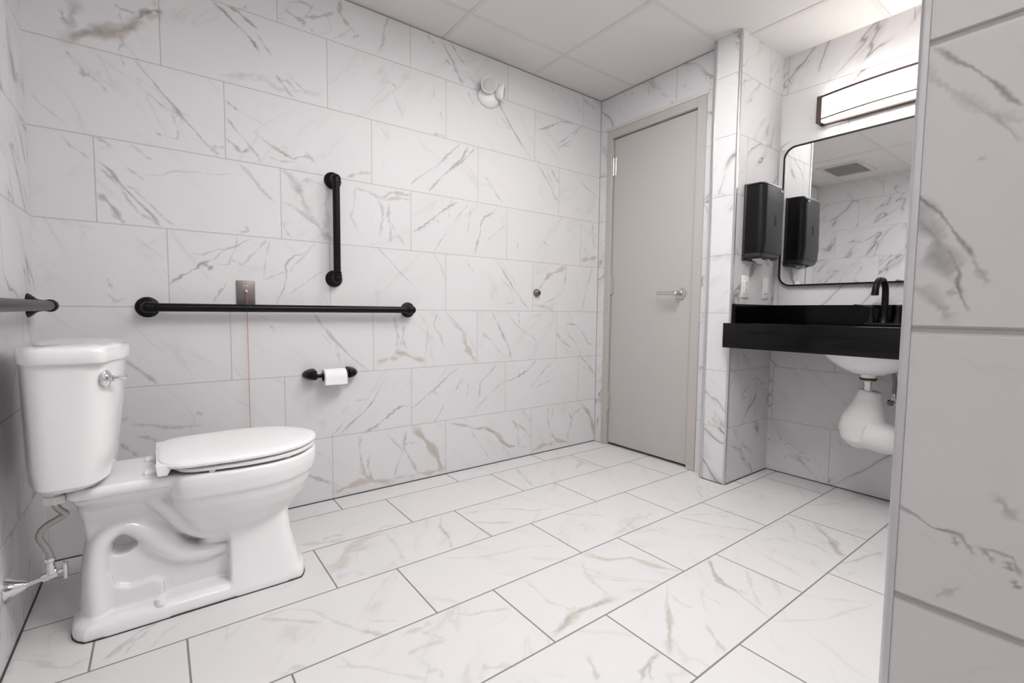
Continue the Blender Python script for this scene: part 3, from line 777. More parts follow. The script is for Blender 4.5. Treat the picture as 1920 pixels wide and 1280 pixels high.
# pillar beside the vanity
tag(B().box(XC, XV + .1, YC, -.862, 0, H + .05).obj('wall_pillar', m_alc, smooth=False), kind='structure')
m_pf = marble('marble_pillar_front', 1, 2, -1.3, h1 - P_, 0.0, WG, .0022, base=BASE, seed=21., tile_u=1.2, vein_amt=1.6)
pf = bpy.data.objects['wall_pillar']
pf.data.materials.append(m_pf)
for f in pf.data.polygons:
    if f.normal.x < -.9 or abs(f.normal.y) > .9 and f.center.y > -.9: f.material_index = 1
tag(B().box(XV, XV + .1, YP - .05, YC, 0, H + .05).obj('wall_vanity', m_van, smooth=False), kind='structure')
tag(B().box(XP + .012, XV + .1, YE, YP, 0, H + .05).obj('wall_front', m_van, smooth=False), kind='structure')
tag(dense('wall_partition', m_part, 0, XP, (-2.27, YP - .0080), (.38, 1.40), .0012, VE_PART, .012, -1), kind='structure')
wp = B().box(XP, XP + .012, YE, -2.27, 0, H + .05).box(XP, XP + .012, -2.27, YP - .0080, 0, .38).box(XP, XP + .012, -2.27, YP - .0080, 1.40, H + .05).obj('wall_partition', m_part, smooth=False)
tag(wp, kind='structure')
tag(B().box(-.1, XP + .1, YE - .1, YE, 0, H + .05).obj('wall_rear', m_left, smooth=False), kind='structure')
ceil = tag(B().box(-.1, XV + .1, YE - .1, .1, H + .003, H + .06).obj('ceiling', m_ceil, smooth=False), kind='structure')
GX = [.36, .97, 1.582, 2.195, 2.815]; GY = [-.267, -.862, -1.472, -2.08, -2.69, -3.30]
b = B(); w = .012
for gx in GX: b.box(gx - w, gx + w, YE, 0, H, H + .012, .001, 1)
for gy in GY: b.box(0, XV, gy - w, gy + w, H + .0004, H + .012, .001, 1)
gr = b.obj('ceiling_grid', m_grid, smooth=False); gr.parent = ceil

# trims
n = 0
def trim(b, mat):
    global n
    n += 1
    return tag(b.obj('trim_%d' % n, mat, smooth=True), kind='structure')
trim(B().box(XC - .004, XC + .010, -.874, -.856, 0, H, .002), alu)          # pillar, door side
trim(B().box(XC - .004, XC + .012, YC - .004, YC + .008, 0, H, .002), alu)  # pillar, outer corner
bb = B().tube([(XP + .004, YP - .004, 0), (XP + .004, YP - .004, H)], .0052, n=16, sub=1)
bb.box(XP - .0012, XP + .003, YP - .0090, YP - .004, 0, H, .0006, 1)
trim(bb, alu)
trim(B().box(0, XR, -.004, 0, .0, .004).box(0, .004, YE, 0, 0, .004), caulk)
trim(B().box(XV - .004, XV, YP, YC, 0, .004).box(XC, XV, YC - .004, YC, 0, .004).box(XC - .004, XC, YC, -.862, 0, .003), caulk)
trim(B().box(XR - .004, XR, DY0, 0, 0, .003).box(XR - .0025, XR, -.0025, 0, 0, H)
     .box(0, XR, -.003, 0, H - .003, H).box(XR - .003, XR, -.86, 0, H - .003, H), plain('grey_joint', srgb(150, 145, 144), .8))
# pale strip over the door frame
trim(B().box(XR - .006, XR, DY1 - .01, DY0 + .02, DZ + .002, DZ + .022, .002), plain('pale_strip', srgb(214, 207, 204), .5))

# ------------------------------------------------------------------ door
door = B().box(2.803, 2.845, -.725, -.115, .018, 2.055, .0015, 1).obj('door_1', door_pt, smooth=False)
tag(door, kind='structure')
b = B()
fx0, fx1 = 2.781, 2.875
b.box(fx0, fx1, -.111, DY0, 0, DZ, .002, 1)
b.box(fx0, fx1, DY1, -.730, 0, DZ, .002, 1)
b.box(fx0, fx1, -.730, -.111, 2.060, DZ, .002, 1)
b.box(2.848, fx1, -.730, -.111, 0, .004)
adopt(b.obj('door_frame', frame_pt, smooth=False), door)
st = B().box(2.847, 2.86, -.73, -.10, 0.0, 2.06).obj('door_stop', dark, smooth=False); adopt(st, door)
for z in (1.876, 1.09, .305):
    b = B()
    b.tube([(2.797, -.1125, z - .057), (2.797, -.1125, z + .057)], .0065, n=14, sub=1)
    b.sphere((2.797, -.1125, z + .059), .0068, n=12).sphere((2.797, -.1125, z - .059), .0062, n=12)
    b.box(2.7965, 2.8035, -.135, -.1125, z - .057, z + .057, .001, 1)
    adopt(b.obj('hinge', satin), door)
hd = B()
hd.lathe([(.0335, 0), (.0345, .003), (.033, .008), (.026, .011), (.016, .012), (.0145, .03), (.0135, .038), (0.002, .040)],
         (2.803, -.650, 1.026), (-1, 0, 0), 36)
hdo = adopt(hd.obj('door_handle', satin), door)
lv = B().tube([(2.765, -.650, 1.026), (2.752, -.645, 1.026), (2.748, -.62, 1.027), (2.748, -.575, 1.028), (2.749, -.535, 1.028), (2.756, -.520, 1.028)],
              [.0125, .0115, .010, .009, .009, .008], flat=((0, 0, 1), [.0125, .012, .010, .0095, .0095, .009]), n=16)
lvo = lv.obj('lever', satin); lvo.parent = hdo
adopt(B().box(2.800, 2.806, -.7285, -.7265, .93, 1.05).obj('latch_plate', satin, smooth=False), door)

# ------------------------------------------------------------------ ceiling lights and vent
def troffer(cx, cy, label, mat):
    e = empty('ceiling_light', (cx, cy, H))
    hw = .293
    b = B()
    for (a0, a1, c0, c1) in ((-hw, hw, -hw, -hw + .03), (-hw, hw, hw - .03, hw), (-hw, -hw + .03, -hw + .03, hw - .03), (hw - .03, hw, -hw + .03, hw - .03)):
        b.box(cx + a0, cx + a1, cy + c0, cy + c1, H - .004, H + .005, .001, 1)
    adopt(b.obj('light_frame', m_grid, smooth=False), e)
    adopt(B().box(cx - hw + .031, cx + hw - .031, cy - hw + .031, cy + hw - .031, H - .001, H + .004).obj('diffuser', mat, smooth=False), e)
    tag(e, label, 'ceiling light', 'recessed ceiling lights')
    return e
troffer((GX[2] + GX[3]) / 2, (GY[1] + GY[2]) / 2, 'square recessed ceiling light over the middle of the tiled room', m_panel)
m_panel3 = emis('troffer_diffuser_glow_near', (1.0, .99, .985), 24.0)
troffer((GX[1] + GX[2]) / 2, (GY[2] + GY[3]) / 2, 'square recessed ceiling light just in front of the partition wall', m_panel3)
troffer((GX[0] + GX[1]) / 2, (GY[3] + GY[4]) / 2, 'square recessed ceiling light over the entry beside the partition', m_panel2)

vx0, vx1, vy0, vy1 = .33, .74, -.60, -.31
e = empty('ceiling_vent', ((vx0 + vx1) / 2, (vy0 + vy1) / 2, H))
b = B()
b.box(vx0 - .04, vx1 + .04, vy0 - .04, vy0, H - .008, H + .004, .002, 1).box(vx0 - .04, vx1 + .04, vy1, vy1 + .04, H - .008, H + .004, .002, 1)
b.box(vx0 - .04, vx0, vy0, vy1, H - .008, H + .004, .002, 1).box(vx1, vx1 + .04, vy0, vy1, H - .008, H + .004, .002, 1)
adopt(b.obj('vent_frame', m_grid, smooth=False), e)
b = B()
for k in range(14):
    yy = vy0 + (k + .5) * (vy1 - vy0) / 14
    b.ring_loft([[(x, yy - .009, H - .005), (x, yy - .007, H - .0065), (x, yy + .009, H + .004), (x, yy + .007, H + .0055)] for x in (vx0, vx1)])
adopt(b.obj('louvre', plain('grey_louvre', srgb(150, 148, 148), .5), smooth=False), e)
tag(e, 'grey louvred exhaust vent in the ceiling, seen in the mirror above the toilet', 'vent')

# ------------------------------------------------------------------ toilet
TY = -.503
def sring(pts, z, n=64, p=None):
    """closed smooth ring through control pts (x, dy>=0 mirrored), dy from the centre line; returns 3-D ring"""
    full = [(x, TY - d) for x, d in pts] + [(x, TY + d) for x, d in reversed(pts) if d > 1e-6 and True]
    # remove duplicates on centre line
    F = []
    for q in full:
        if not F or (abs(q[0] - F[-1][0]) + abs(q[1] - F[-1][1])) > 1e-6: F.append(q)
    if abs(F[0][0] - F[-1][0]) + abs(F[0][1] - F[-1][1]) < 1e-6: F.pop()
    # resample with Catmull-Rom (closed, centripetal-ish)
    m = len(F); per = 8; out = []
    for i in range(m):
        p0, p1, p2, p3 = [Vector((*F[(i + k) % m], 0)) for k in (-1, 0, 1, 2)]
        for k in range(per):
            t = k / per
            v = .5 * ((2 * p1) + (p2 - p0) * t + (2 * p0 - 5 * p1 + 4 * p2 - p3) * t * t + (3 * p1 - p0 - 3 * p2 + p3) * t ** 3)
            out.append(v)
    # arc-length resample to n
    L = [0]
    for i in range(len(out)): L.append(L[-1] + (out[(i + 1) % len(out)] - out[i]).length)
    res = []
    for k in range(n):
        s = L[-1] * k / n
        i = max(j for j in range(len(out)) if L[j] <= s + 1e-9)
        t = (s - L[i]) / max(L[i + 1] - L[i], 1e-9)
        v = out[i].lerp(out[(i + 1) % len(out)], min(t, 1))
        zz = z(v.x) if callable(z) else z
        res.append((v.x, v.y, zz))
    return res

def egg(xa, xb, hw, back=.72, z=0, n=64, sq=.80):
    """elongated bowl outline from xa (rear, squarer) to xb (tip)"""
    Lx = xb - xa
    pts = [(xa, 0), (xa + .002, hw * back * .6), (xa + .02 * Lx / .45, hw * back * .93), (xa + .12 * Lx, hw * (back * .5 + .5)), (xa + .33 * Lx, hw * .985), (xa + .50 * Lx, hw),
           (xa + .68 * Lx, hw * .93), (xa + .83 * Lx, hw * .73), (xa + .94 * Lx, hw * .43), (xa + .985 * Lx, hw * .2), (xb, 0)]
    return sring(pts, z, n)

toilet = empty('toilet', (.4, TY, 0))
b = B()
# bowl body, down to the sump
rimz = .429
b.ring_loft([egg(.345, .772, .176, .80, rimz), egg(.338, .779, .182, .80, rimz - .006), egg(.336, .781, .184, .80, rimz - .03), egg(.338, .778, .182, .8, .385), egg(.340, .774, .178, .8, .362),
             egg(.345, .766, .170, .78, .352), egg(.350, .758, .163, .76, .325), egg(.365, .738, .145, .74, .285), egg(.39, .70, .112, .75, .235), egg(.41, .67, .085, .75, .20), egg(.43, .64, .06, .7, .165)])
# deck behind the bowl
def rrect(xa, xb, hw, z, r=.02, n=64):
    return sring([(xa, 0), (xa, hw - r), (xa + r * .3, hw - r * .3), (xa + r, hw), ((xa + xb) / 2, hw), (xb - r, hw), (xb - r * .3, hw - r * .3), (xb, hw - r), (xb, 0)], z, n)
b.ring_loft([rrect(.132, .43, .130, rimz), rrect(.128, .435, .135, rimz - .008), rrect(.128, .435, .135, rimz - .020), rrect(.134, .42, .128, rimz - .032)])
b.ring_loft([rrect(.130, .44, .128, .405, .03), rrect(.135, .43, .108, .380, .03), rrect(.140, .42, .066, .345, .02), rrect(.148, .36, .040, .30, .012), rrect(.152, .34, .036, .25, .012)])
# trapway: one tube that arches over an opening and runs forward
yv = (0, 1, 0)
b.tube([(.174, TY, .0), (.174, TY, .10), (.174, TY, .18), (.186, TY, .245), (.232, TY, .277), (.283, TY, .252), (.322, TY, .203), (.368, TY, .156), (.425, TY, .138), (.49, TY, .138)],
       [.044, .042, .036, .033, .031, .040, .048, .038, .030, .028], n=24, flat=(yv, [.092, .086, .076, .070, .064, .068, .070, .068, .062, .055]))
# sump bulge ending against the front pedestal
b.tube([(.300, TY, .362), (.345, TY, .305), (.385, TY, .245), (.435, TY, .208), (.50, TY, .190), (.53, TY, .188)],
       [.035, .034, .032, .028, .023, .023], n=24, flat=(yv, [.085, .082, .080, .078, .074, .07]))
# centre web under the trapway
b.prism([(.17, .02), (.52, .02), (.52, .14), (.36, .14), (.30, .19), (.272, .218), (.262, .205), (.245, .194), (.228, .191), (.212, .196), (.203, .206), (.17, .21)], TY - .040, TY + .040, 'y')
# rounded raised lobe of the web
b.prism([(.17, .02), (.325, .02), (.325, .088), (.30, .104), (.25, .098), (.212, .112), (.206, .15), (.17, .16)], TY - .062, TY + .062, 'y')
# front pedestal
def ped(xa, xb, hw, z, r=.03):
    return sring([(xa, 0), (xa, hw * .6), (xa + .001, hw - .002), (xa + .008, hw), ((xa + xb) / 2, hw), (xb - r * 1.3, hw * .985), (xb - r * .5, hw * .80), (xb - r * .12, hw * .42), (xb, 0)], z)
b.ring_loft([ped(.494, .722, .117, 0), ped(.494, .722, .117, .022), ped(.495, .714, .110, .05), ped(.495, .700, .098, .10), ped(.496, .688, .090, .16), ped(.497, .682, .086, .21), ped(.50, .680, .085, .245), ped(.52, .67, .08, .27)])
# foot
def foot(xa, xb, hw, z):
    return sring([(xa, 0), (xa + .004, hw * .55), (xa + .02, hw * .84), (xa + .06, hw), ((xa + xb) / 2, hw), (xb - .05, hw), (xb - .018, hw * .86), (xb - .004, hw * .5), (xb, 0)], z)
b.ring_loft([foot(.114, .727, .118, 0), foot(.114, .727, .118, .02), foot(.118, .724, .114, .034), foot(.132, .715, .100, .046)])
ob = b.obj('bowl', white_cer)
md = ob.modifiers.new('r', 'REMESH'); md.mode = 'VOXEL'; md.voxel_size = .0042; md.use_smooth_shade = True
sm = ob.modifiers.new('s', 'SMOOTH'); sm.factor = .6; sm.iterations = 7
adopt(ob, toilet)
# tank
def tank_ring(sx, hw, z, xa=.032, xb=.255, fl=1.0):
    xn = xa + (xb - xa) * .80
    return sring([(xa, 0), (xa + .008, hw * .25), (xa + .018, hw * .50), (xa + .032, hw * .76), (xa + .048, hw * .91), (xa + .062, hw * .975), (xa + .082, hw), (xn - .02, hw), (xn - .002, hw * .985), (xn + .008, hw * .93),
                  (xb - .022, hw * .66), (xb - .010, hw * .45), (xb - .003, hw * .22), (xb, 0)], z, 96)
b = B()
def scl(ring, f, z, cx=.142):
    return [(cx + (x - cx) * f, TY + (y - TY) * f, z) for x, y, _ in ring]
def body_ring(hw, z, xa, xb):
    return sring([(xa, 0), (xa + .007, hw * .25), (xa + .016, hw * .50), (xa + .030, hw * .76), (xa + .044, hw * .92), (xa + .060, hw * .985), (xa + .082, hw), (xb - .085, hw), (xb - .06, hw * .985), (xb - .038, hw * .92),
                  (xb - .020, hw * .76), (xb - .008, hw * .52), (xb - .002, hw * .25), (xb, 0)], z, 96)
b.ring_loft([body_ring(.155, .438, .055, .195), body_ring(.176, .442, .046, .213), body_ring(.187, .454, .040, .224), body_ring(.192, .50, .038, .231), body_ring(.204, .64, .036, .246), body_ring(.214, .775, .034, .256)])
adopt(b.obj('tank', white_cer), toilet)
b = B()
tr0 = tank_ring(0, .224, .796, .027, .266)
b.ring_loft([scl(tr0, .965, .770), scl(tr0, .99, .7715), scl(tr0, 1.0, .776), tr0, scl(tr0, .992, .805), scl(tr0, .972, .8105), scl(tr0, .93, .8135), scl(tr0, .7, .8165), scl(tr0, .35, .8185)])
adopt(b.obj('tank_lid', white_cer, angle=50), toilet)
# flush lever
nv = Vector((.93, -.42, 0)).normalized(); hp = Vector((.2185, TY - .196, .729))
hp = Vector((.222, TY - .190, .729))
b = B()
b.lathe([(.0165, -.004), (.0175, .003), (.014, .007), (.0075, .010), (.0065, .018), (.002, .019)], hp, nv, 28)
for v in b.bm.verts: v.co.z = hp.z + (v.co.z - hp.z) * 1.25
tv = Vector((.42, .93, 0)).normalized()
lp = [hp + nv * .016 + tv * -.004, hp + nv * .021 + tv * .012, hp + nv * .023 + tv * .026, hp + nv * .023 + tv * .036]
b.tube(lp, [.006, .0055, .005, .007], n=12, flat=((0, 0, 1), [.006, .0055, .006, .009]))
adopt(b.obj('flush_lever', chrome), toilet)
# seat and lid
b = B()
b.ring_loft([egg(.362, .764, .170, .80, .4355), egg(.354, .774, .180, .80, .4375), egg(.353, .775, .181, .8, .446), egg(.362, .766, .172, .8, .4500)])
adopt(b.obj('seat', seat_pl), toilet)
b = B()
def lidz(zc): return lambda x: zc
b.ring_loft([egg(.336, .768, .174, .86, .4545), egg(.322, .779, .185, .86, .4560), egg(.320, .780, .186, .86, .463), egg(.324, .776, .182, .86, .470), egg(.333, .766, .172, .86, .4735), egg(.36, .73, .14, .86, .4755), egg(.42, .65, .08, .86, .4765)])
# ends of the lid wrap down behind the seat
b.prism([(.318, .466), (.320, .440), (.326, .4375), (.343, .4375), (.352, .4545), (.355, .466)], TY - .152, TY + .152, 'y')
adopt(b.obj('seat_lid', seat_pl), toilet)
for s in (-1, 1):
    for xx, yy in ((.45, .160), (.66, .138)):
        adopt(B().box(xx - .008, xx + .008, TY + s * yy - .006, TY + s * yy + .006, .428, .438, .002, 1).obj('seat_bumper', seat_pl), toilet)
for s in (-1, 1):
    b = B().box(.290, .330, TY + s * .075 - .017, TY + s * .075 + .017, rimz - .002, rimz + .010, .004, 2)
    b.tube([(.320, TY + s * .075 - .020, .444), (.320, TY + s * .075 + .020, .444)], .0075, n=14, sub=1)
    adopt(b.obj('seat_hinge', seat_pl), toilet)
for s in (-1, 1):
    b = B().lathe([(.015, 0), (.015, .012), (.0125, .020), (.006, .0225), (.001, .023)], (.317, TY + s * .098, .040), (0, 0, 1), 24)
    adopt(b.obj('bolt_cap', seat_pl), toilet)
adopt(B().ring_loft([foot(.1130, .7280, .1190, 0), foot(.1130, .7280, .1190, .0028)]).obj('base_shadow_line', dark), toilet)  # thin dark ring added as the contact shadow line around the foot
tag(toilet, 'white two-piece elongated toilet with closed lid standing by the left wall', 'toilet')

# supply valve and hose (fixed to the wall)
valve = empty('water_supply_valve', (0, -.585, .19))
b = B().lathe([(.034, 0), (.034, .003), (.030, .006), (.019, .022), (.012, .038), (.0105, .040)], (0, -.585, .187), (1, 0, 0), 32)
adopt(b.obj('escutcheon', chrome), valve)
b = B().tube([(.035, -.585, .187), (.090, -.587, .2015)], .0065, n=14, sub=1)
adopt(b.obj('stub_pipe', chrome), valve)
b = B().tube([(.070, -.5865, .1965), (.100, -.587, .2035)], .0115, n=16, sub=1)
b.lathe([(.010, 0), (.0115, .004), (.0115, .020), (.0095, .022), (.0095, .034), (.011, .036), (.011, .044)], (.086, -.587, .203), (0, 0, 1), 18)
adopt(b.obj('valve_body', chrome), valve)
b = B().tube([(.100, -.587, .2035), (.112, -.5875, .206)], .006, n=12, sub=1).box(.111, .120, -.597, -.578, .184, .230, .003, 2)
adopt(b.obj('valve_knob', chrome), valve)
b = B().tube([(.086, -.587, .244), (.085, -.586, .262), (.074, -.586, .290), (.068, -.588, .312), (.080, -.590, .334), (.106, -.592, .350), (.122, -.594, .360), (.112, -.596, .374), (.104, -.597, .388), (.103, -.598, .396)],
             [.0085] + [.0078] * 8 + [.0085], n=14)
adopt(b.obj('braided_hose', braid), valve)
b = B().lathe([(.015, 0), (.0245, .003), (.0245, .022), (.020, .026), (.020, .030)], (.103, -.598, .394), (0, 0, 1), 6)
adopt(b.obj('coupling_nut', white_pl), valve)
b = B().lathe([(.018, 0), (.018, .012)], (.103, -.598, .4245), (0, 0, 1), 20)
adopt(b.obj('rubber_washer', dark), valve)
tag(valve, 'chrome water supply valve with braided hose beside the toilet', 'valve')

# ------------------------------------------------------------------ grab bars
def grab_bar(p0, p1, wall_n, label, flange_first=None):
    """bar from p0 to p1 (points on the wall), wall_n = inward normal"""
    p0 = Vector(p0); p1 = Vector(p1); nn = Vector(wall_n)
    d = (p1 - p0).normalized(); off = .054
    e = empty('grab_bar', tuple(p0))
    a0 = p0 + nn * off; a1 = p1 + nn * off
    bar = B().tube([a0 + d * .004, a1 - d * .004], .0160, n=28, sub=1)
    adopt(bar.obj('bar', bar_st), e)
    for p, s in ((p0, 1), (p1, -1)):
        b = B()
        b.lathe([(.0385, 0), (.0390, .003), (.0365, .007), (.0345, .008), (.0335, .0115), (.0300, .013), (.0290, .0165), (.0245, .019), (.0205, .026), (.0185, .036), (.0180, .05)], p, nn, 40)
        c = p + nn * off
        b.sphere(c, .0205, n=24)
        b.lathe([(.0192, 0), (.0200, .006), (.0200, .020), (.0180, .022), (.0192, .024), (.0192, .030), (.0168, .032)], c, d * s, 30)
        adopt(b.obj('flange', black_m), e)
    tag(e, label, 'grab bar', None)
    return e
grab_bar((.305, 0, .913), (1.372, 0, .913), (0, -1, 0), 'long horizontal black grab bar on the marble wall above the paper holder')
grab_bar((1.002, 0, 1.055), (1.002, 0, 1.505), (0, -1, 0), 'short vertical black grab bar on the marble wall above the horizontal bar')
grab_bar((0, -.135, .915), (0, -1.045, .915), (1, 0, 0), 'black grab bar on the left wall above the toilet tank')

# ------------------------------------------------------------------ paper holder and roll
e = empty('toilet_paper_holder', (.985, 0, .612))
for xx, s in ((.902, 1), (1.054, -1)):
    b = B()
    # rounded wall plate that swells into an arm
    def dshape(w_, h_, y, sx=s, xx=xx):
        return [(xx - sx * (1.35 * w_ * math.cos(a)) * (1.0 if math.cos(a) > 0 else .18), y, .612 + 1.08 * h_ * math.sin(a)) for a in [2 * PI * k / 32 for k in range(32)]]
    b.ring_loft([dshape(.034, .0235, 0), dshape(.0355, .0245, -.003), dshape(.0355, .0245, -.010), dshape(.033, .0235, -.028), dshape(.028, .021, -.046), dshape(.022, .018, -.059), dshape(.012, .012, -.067), dshape(.004, .006, -.0695)])
    adopt(b.obj('holder_post', black_m), e)
b = B().tube([(.902, -.052, .608), (1.054, -.052, .608)], .0085, n=16, sub=1)
adopt(b.obj('spindle', black_m), e)
tag(e, 'black two-post toilet paper holder on the marble wall below the grab bar', 'paper holder')
b = B()
prof = [(.020, 0), (.0335, 0), (.0365, .001), (.0368, .005), (.0368, .095), (.0365, .099), (.0335, .1), (.020, .1), (.020, 0)]
b.lathe(prof, (.933, -.052, .601), (1, 0, 0), 48, cap=False)
b.box(.934, 1.032, -.0895, -.0882, .568, .602)
rl = tag(b.obj('toilet_paper_roll', paper), 'white toilet paper roll hanging on the black two-post holder', 'toilet paper')
e2 = B().lathe([(.0195, 0), (.0200, .0), (.0200, .1), (.0195, .1), (.0195, 0)], (.933, -.052, .601), (1, 0, 0), 32, cap=False).obj('cardboard_core', dark)
e2.parent = rl

# ------------------------------------------------------------------ pull cord station
e = empty('emergency_pull_station', (.637, 0, .970))
adopt(B().box(.6015, .6715, -.005, 0, .912, 1.029, .002, 2).obj('steel_plate', steel), e)
adopt(B().lathe([(.0045, 0), (.0045, .012), (.001, .013)], (.637, -.005, .984), (0, -1, 0), 14).obj('cord_eyelet', chrome), e)
for zz in (1.018, .922):
    adopt(B().lathe([(.003, 0), (.003, .001)], (.6365, -.005, zz), (0, -1, 0), 12).obj('screw', chrome), e)
b = B().box(.628, .645, -.0055, -.005, 1.0085, 1.0105).obj('engraved_mark', plain('pale_mark', srgb(215, 212, 208), .5), smooth=False); adopt(b, e)
b = B().tube([(.637, -.017, .984), (.638, -.016, .93), (.639, -.014, .6), (.640, -.014, .25)], .0011, n=8, sub=2)
adopt(b.obj('cord', cord_m), e)
tag(e, 'stainless emergency pull plate with a thin red cord on the marble wall', 'pull station')

# door bumper on the wall
e = B().lathe([(.0245, 0), (.0245, .004), (.021, .012), (.0165, .015), (.0165, .024), (.0125, .028), (.0125, .029)], (2.238, 0, 1.027), (0, -1, 0), 32).obj('wall_door_stop', steel)
c = B().lathe([(.0085, 0), (.0085, .0015), (.006, .003), (.0005, .0032)], (2.238, -.029, 1.027), (0, -1, 0), 20).obj('rubber_centre', dark); c.parent = e
tag(e, 'small round metal door stop with dark centre on the marble wall', 'door stop')

# ------------------------------------------------------------------ emergency light with two heads
e = empty('emergency_light', (1.862, 0, 2.118))
b = B()
def er(w_, h_, y, dz=0):
    return [(1.862 + w_ * .9 * math.cos(a), y, 2.108 + dz + .9 * h_ * math.sin(a)) for a in [2 * PI * k / 40 for k in range(40)]]
b.ring_loft([er(.078, .060, 0), er(.079, .061, -.006), er(.074, .057, -.016), er(.060, .046, -.028), er(.040, .030, -.036), er(.012, .010, -.039)])
adopt(b.obj('lamp_base', white_pl), e)
adopt(B().lathe([(.003, 0), (.003, .002)], (1.868, -.030, 2.083), (0, -1, -.4), 10).obj('screw', dark), e)
for cx, dr, tl in ((1.835, Vector((-.40, -.90, -.10)), 0), (1.905, Vector((.72, -.62, -.12)), 1)):
    dr.normalize()
    c0 = Vector((cx, -.045, 2.150 - .012 * tl))
    b = B().tube([(1.862 + (cx - 1.862) * .4, -.028, 2.115), tuple(c0 - dr * .012)], .013, n=14, sub=2)
    b.lathe([(.012, -.018), (.030, -.012), (.041, .004), (.0435, .018), (.0435, .030), (.0400, .032), (.0385, .027)], c0, dr, 36)
    h_ = adopt(b.obj('lamp_head', white_pl), e)
    l_ = B().lathe([(.038, .024), (.036, .030), (.025, .034), (.010, .036), (.001, .0363)], c0, dr, 36).obj('lens', m_lens); l_.parent = h_
    l_.matrix_parent_inverse = Matrix.Identity(4)
    l_.matrix_parent_inverse = (Matrix.Translation(e.location).inverted() if False else Matrix.Identity(4))
tag(e, 'white twin-head emergency light high on the marble wall under the ceiling', 'emergency light')

# ------------------------------------------------------------------ vanity: counter, sink, faucet
CZ = .861
ct = empty('vanity_counter', (2.92, -1.56, CZ))
YB = YP + .003
ycl = YC - .003
b = B()
# worktop slab with an oval sink cut-out (ring of quads from the oval to the rectangle)
sx, sy = 2.895, -1.56; rx, ry = .150, .205
def oval(rx_, ry_, z, n=64): return [(sx + rx_ * math.cos(2 * PI * k / n), sy + ry_ * math.sin(2 * PI * k / n), z) for k in range(n)]
def rectp(z, n=64):
    out = []
    xa, xb, ya, yb = 2.652, XV - .001, YB, ycl
    for k in range(n):
        c_, s_ = math.cos(2 * PI * k / n), math.sin(2 * PI * k / n)
        tx = ((xb - sx) / c_ if c_ > 0 else (xa - sx) / c_) if abs(c_) > 1e-9 else 1e9
        ty = ((yb - sy) / s_ if s_ > 0 else (ya - sy) / s_) if abs(s_) > 1e-9 else 1e9
        t_ = min(tx, ty)
        out.append([sx + c_ * t_, sy + s_ * t_, z])
    for cxx, cyy in ((xa, ya), (xa, yb), (xb, ya), (xb, yb)):
        k = min(range(n), key=lambda i: (out[i][0] - cxx) ** 2 + (out[i][1] - cyy) ** 2)
        out[k][0] = cxx; out[k][1] = cyy
    return [tuple(q) for q in out]
b.ring_loft([oval(rx, ry, CZ - .03), rectp(CZ - .03), rectp(CZ), oval(rx, ry, CZ), oval(rx, ry, CZ - .03)], False, False)
adopt(b.obj('countertop', black_st, angle=20), ct)
adopt(B().box(2.645, 2.668, YB, ycl, .739, CZ + .003, .002, 2).obj('apron', black_st), ct)
adopt(B().box(XV - .021, XV - .001, YB, ycl, CZ, .962, .0015, 1).obj('backsplash', black_st), ct)
adopt(B().box(XC + .004, XV - .022, ycl - .018, ycl, CZ, .962, .0015, 1).obj('side_splash', black_st), ct)
tag(ct, 'glossy black vanity counter with backsplash mounted in the tiled alcove', 'counter')

b = B()
outer = [oval(.168, .220, CZ - .031), oval(.164, .214, CZ - .06), oval(.152, .196, CZ - .11), oval(.126, .162, CZ - .155), oval(.090, .114, CZ - .190), oval(.055, .070, CZ - .212), oval(.030, .030, CZ - .218), oval(.028, .028, CZ - .232)]
inner = [oval(.022, .022, CZ - .205), oval(.045, .055, CZ - .198), oval(.080, .104, CZ - .178), oval(.116, .150, CZ - .145), oval(.142, .186, CZ - .10), oval(.150, .205, CZ - .05), oval(.151, .206, CZ - .031)]
b.ring_loft(outer + inner + [outer[0]], False, False)
sk = tag(b.obj('sink_basin', white_cer), 'white oval undermount sink basin below the black counter', 'sink')
c = B().lathe([(.024, 0), (.022, .004), (.004, .004)], (sx, sy, CZ - .209), (0, 0, 1), 24).obj('drain', chrome); c.parent = sk

# faucet
fe = empty('faucet', (3.085, -1.553, CZ))
fx, fy = 3.085, -1.553
b = B()
def stad(hx, hy, z):
    out = []
    for k in range(48):
        a = 2 * PI * k / 48
        c_, s_ = math.cos(a), math.sin(a)
        out.append((fx + hx * c_, fy + (hy - hx) * (1 if s_ > 0 else -1) * (abs(s_) > 1e-6) + hx * s_, z))
    return out
b.ring_loft([stad(.029, .080, CZ), stad(.029, .080, CZ + .008), stad(.024, .074, CZ + .014), stad(.020, .070, CZ + .015)])
adopt(b.obj('faucet_base', black_m), fe)
b = B().lathe([(.024, 0), (.020, .008), (.0150, .030), (.0125, .05), (.012, .06)], (fx, fy, CZ + .012), (0, 0, 1), 28)
b.tube([(fx, fy, CZ + .06), (fx, fy, CZ + .14), (fx - .006, fy + .001, CZ + .185), (fx - .035, fy + .004, CZ + .215), (fx - .072, fy + .007, CZ + .213), (fx - .098, fy + .010, CZ + .185), (fx - .105, fy + .011, CZ + .150), (fx - .106, fy + .011, CZ + .142)],
       [.0145, .0138, .0132, .013, .013, .0132, .0145, .0145], n=22)
adopt(b.obj('spout', black_m), fe)
for s in (1, -1):
    hy = fy + s * .052
    b = B().lathe([(.0200, 0), (.0185, .010), (.0125, .034), (.0110, .060), (.0115, .074), (.0095, .082), (.001, .085)], (fx, hy, CZ + .012), (0, 0, 1), 26)
    b.tube([(fx, hy - s * .004, CZ + .088), (fx - .002, hy + s * .02, CZ + .093), (fx - .005, hy + s * .055, CZ + .098), (fx - .006, hy + s * .068, CZ + .099)], [.0065, .0050, .0042, .0042], n=14, flat=((1, 0, 0), [.010, .009, .010, .009]))
    adopt(b.obj('faucet_handle', black_m), fe)
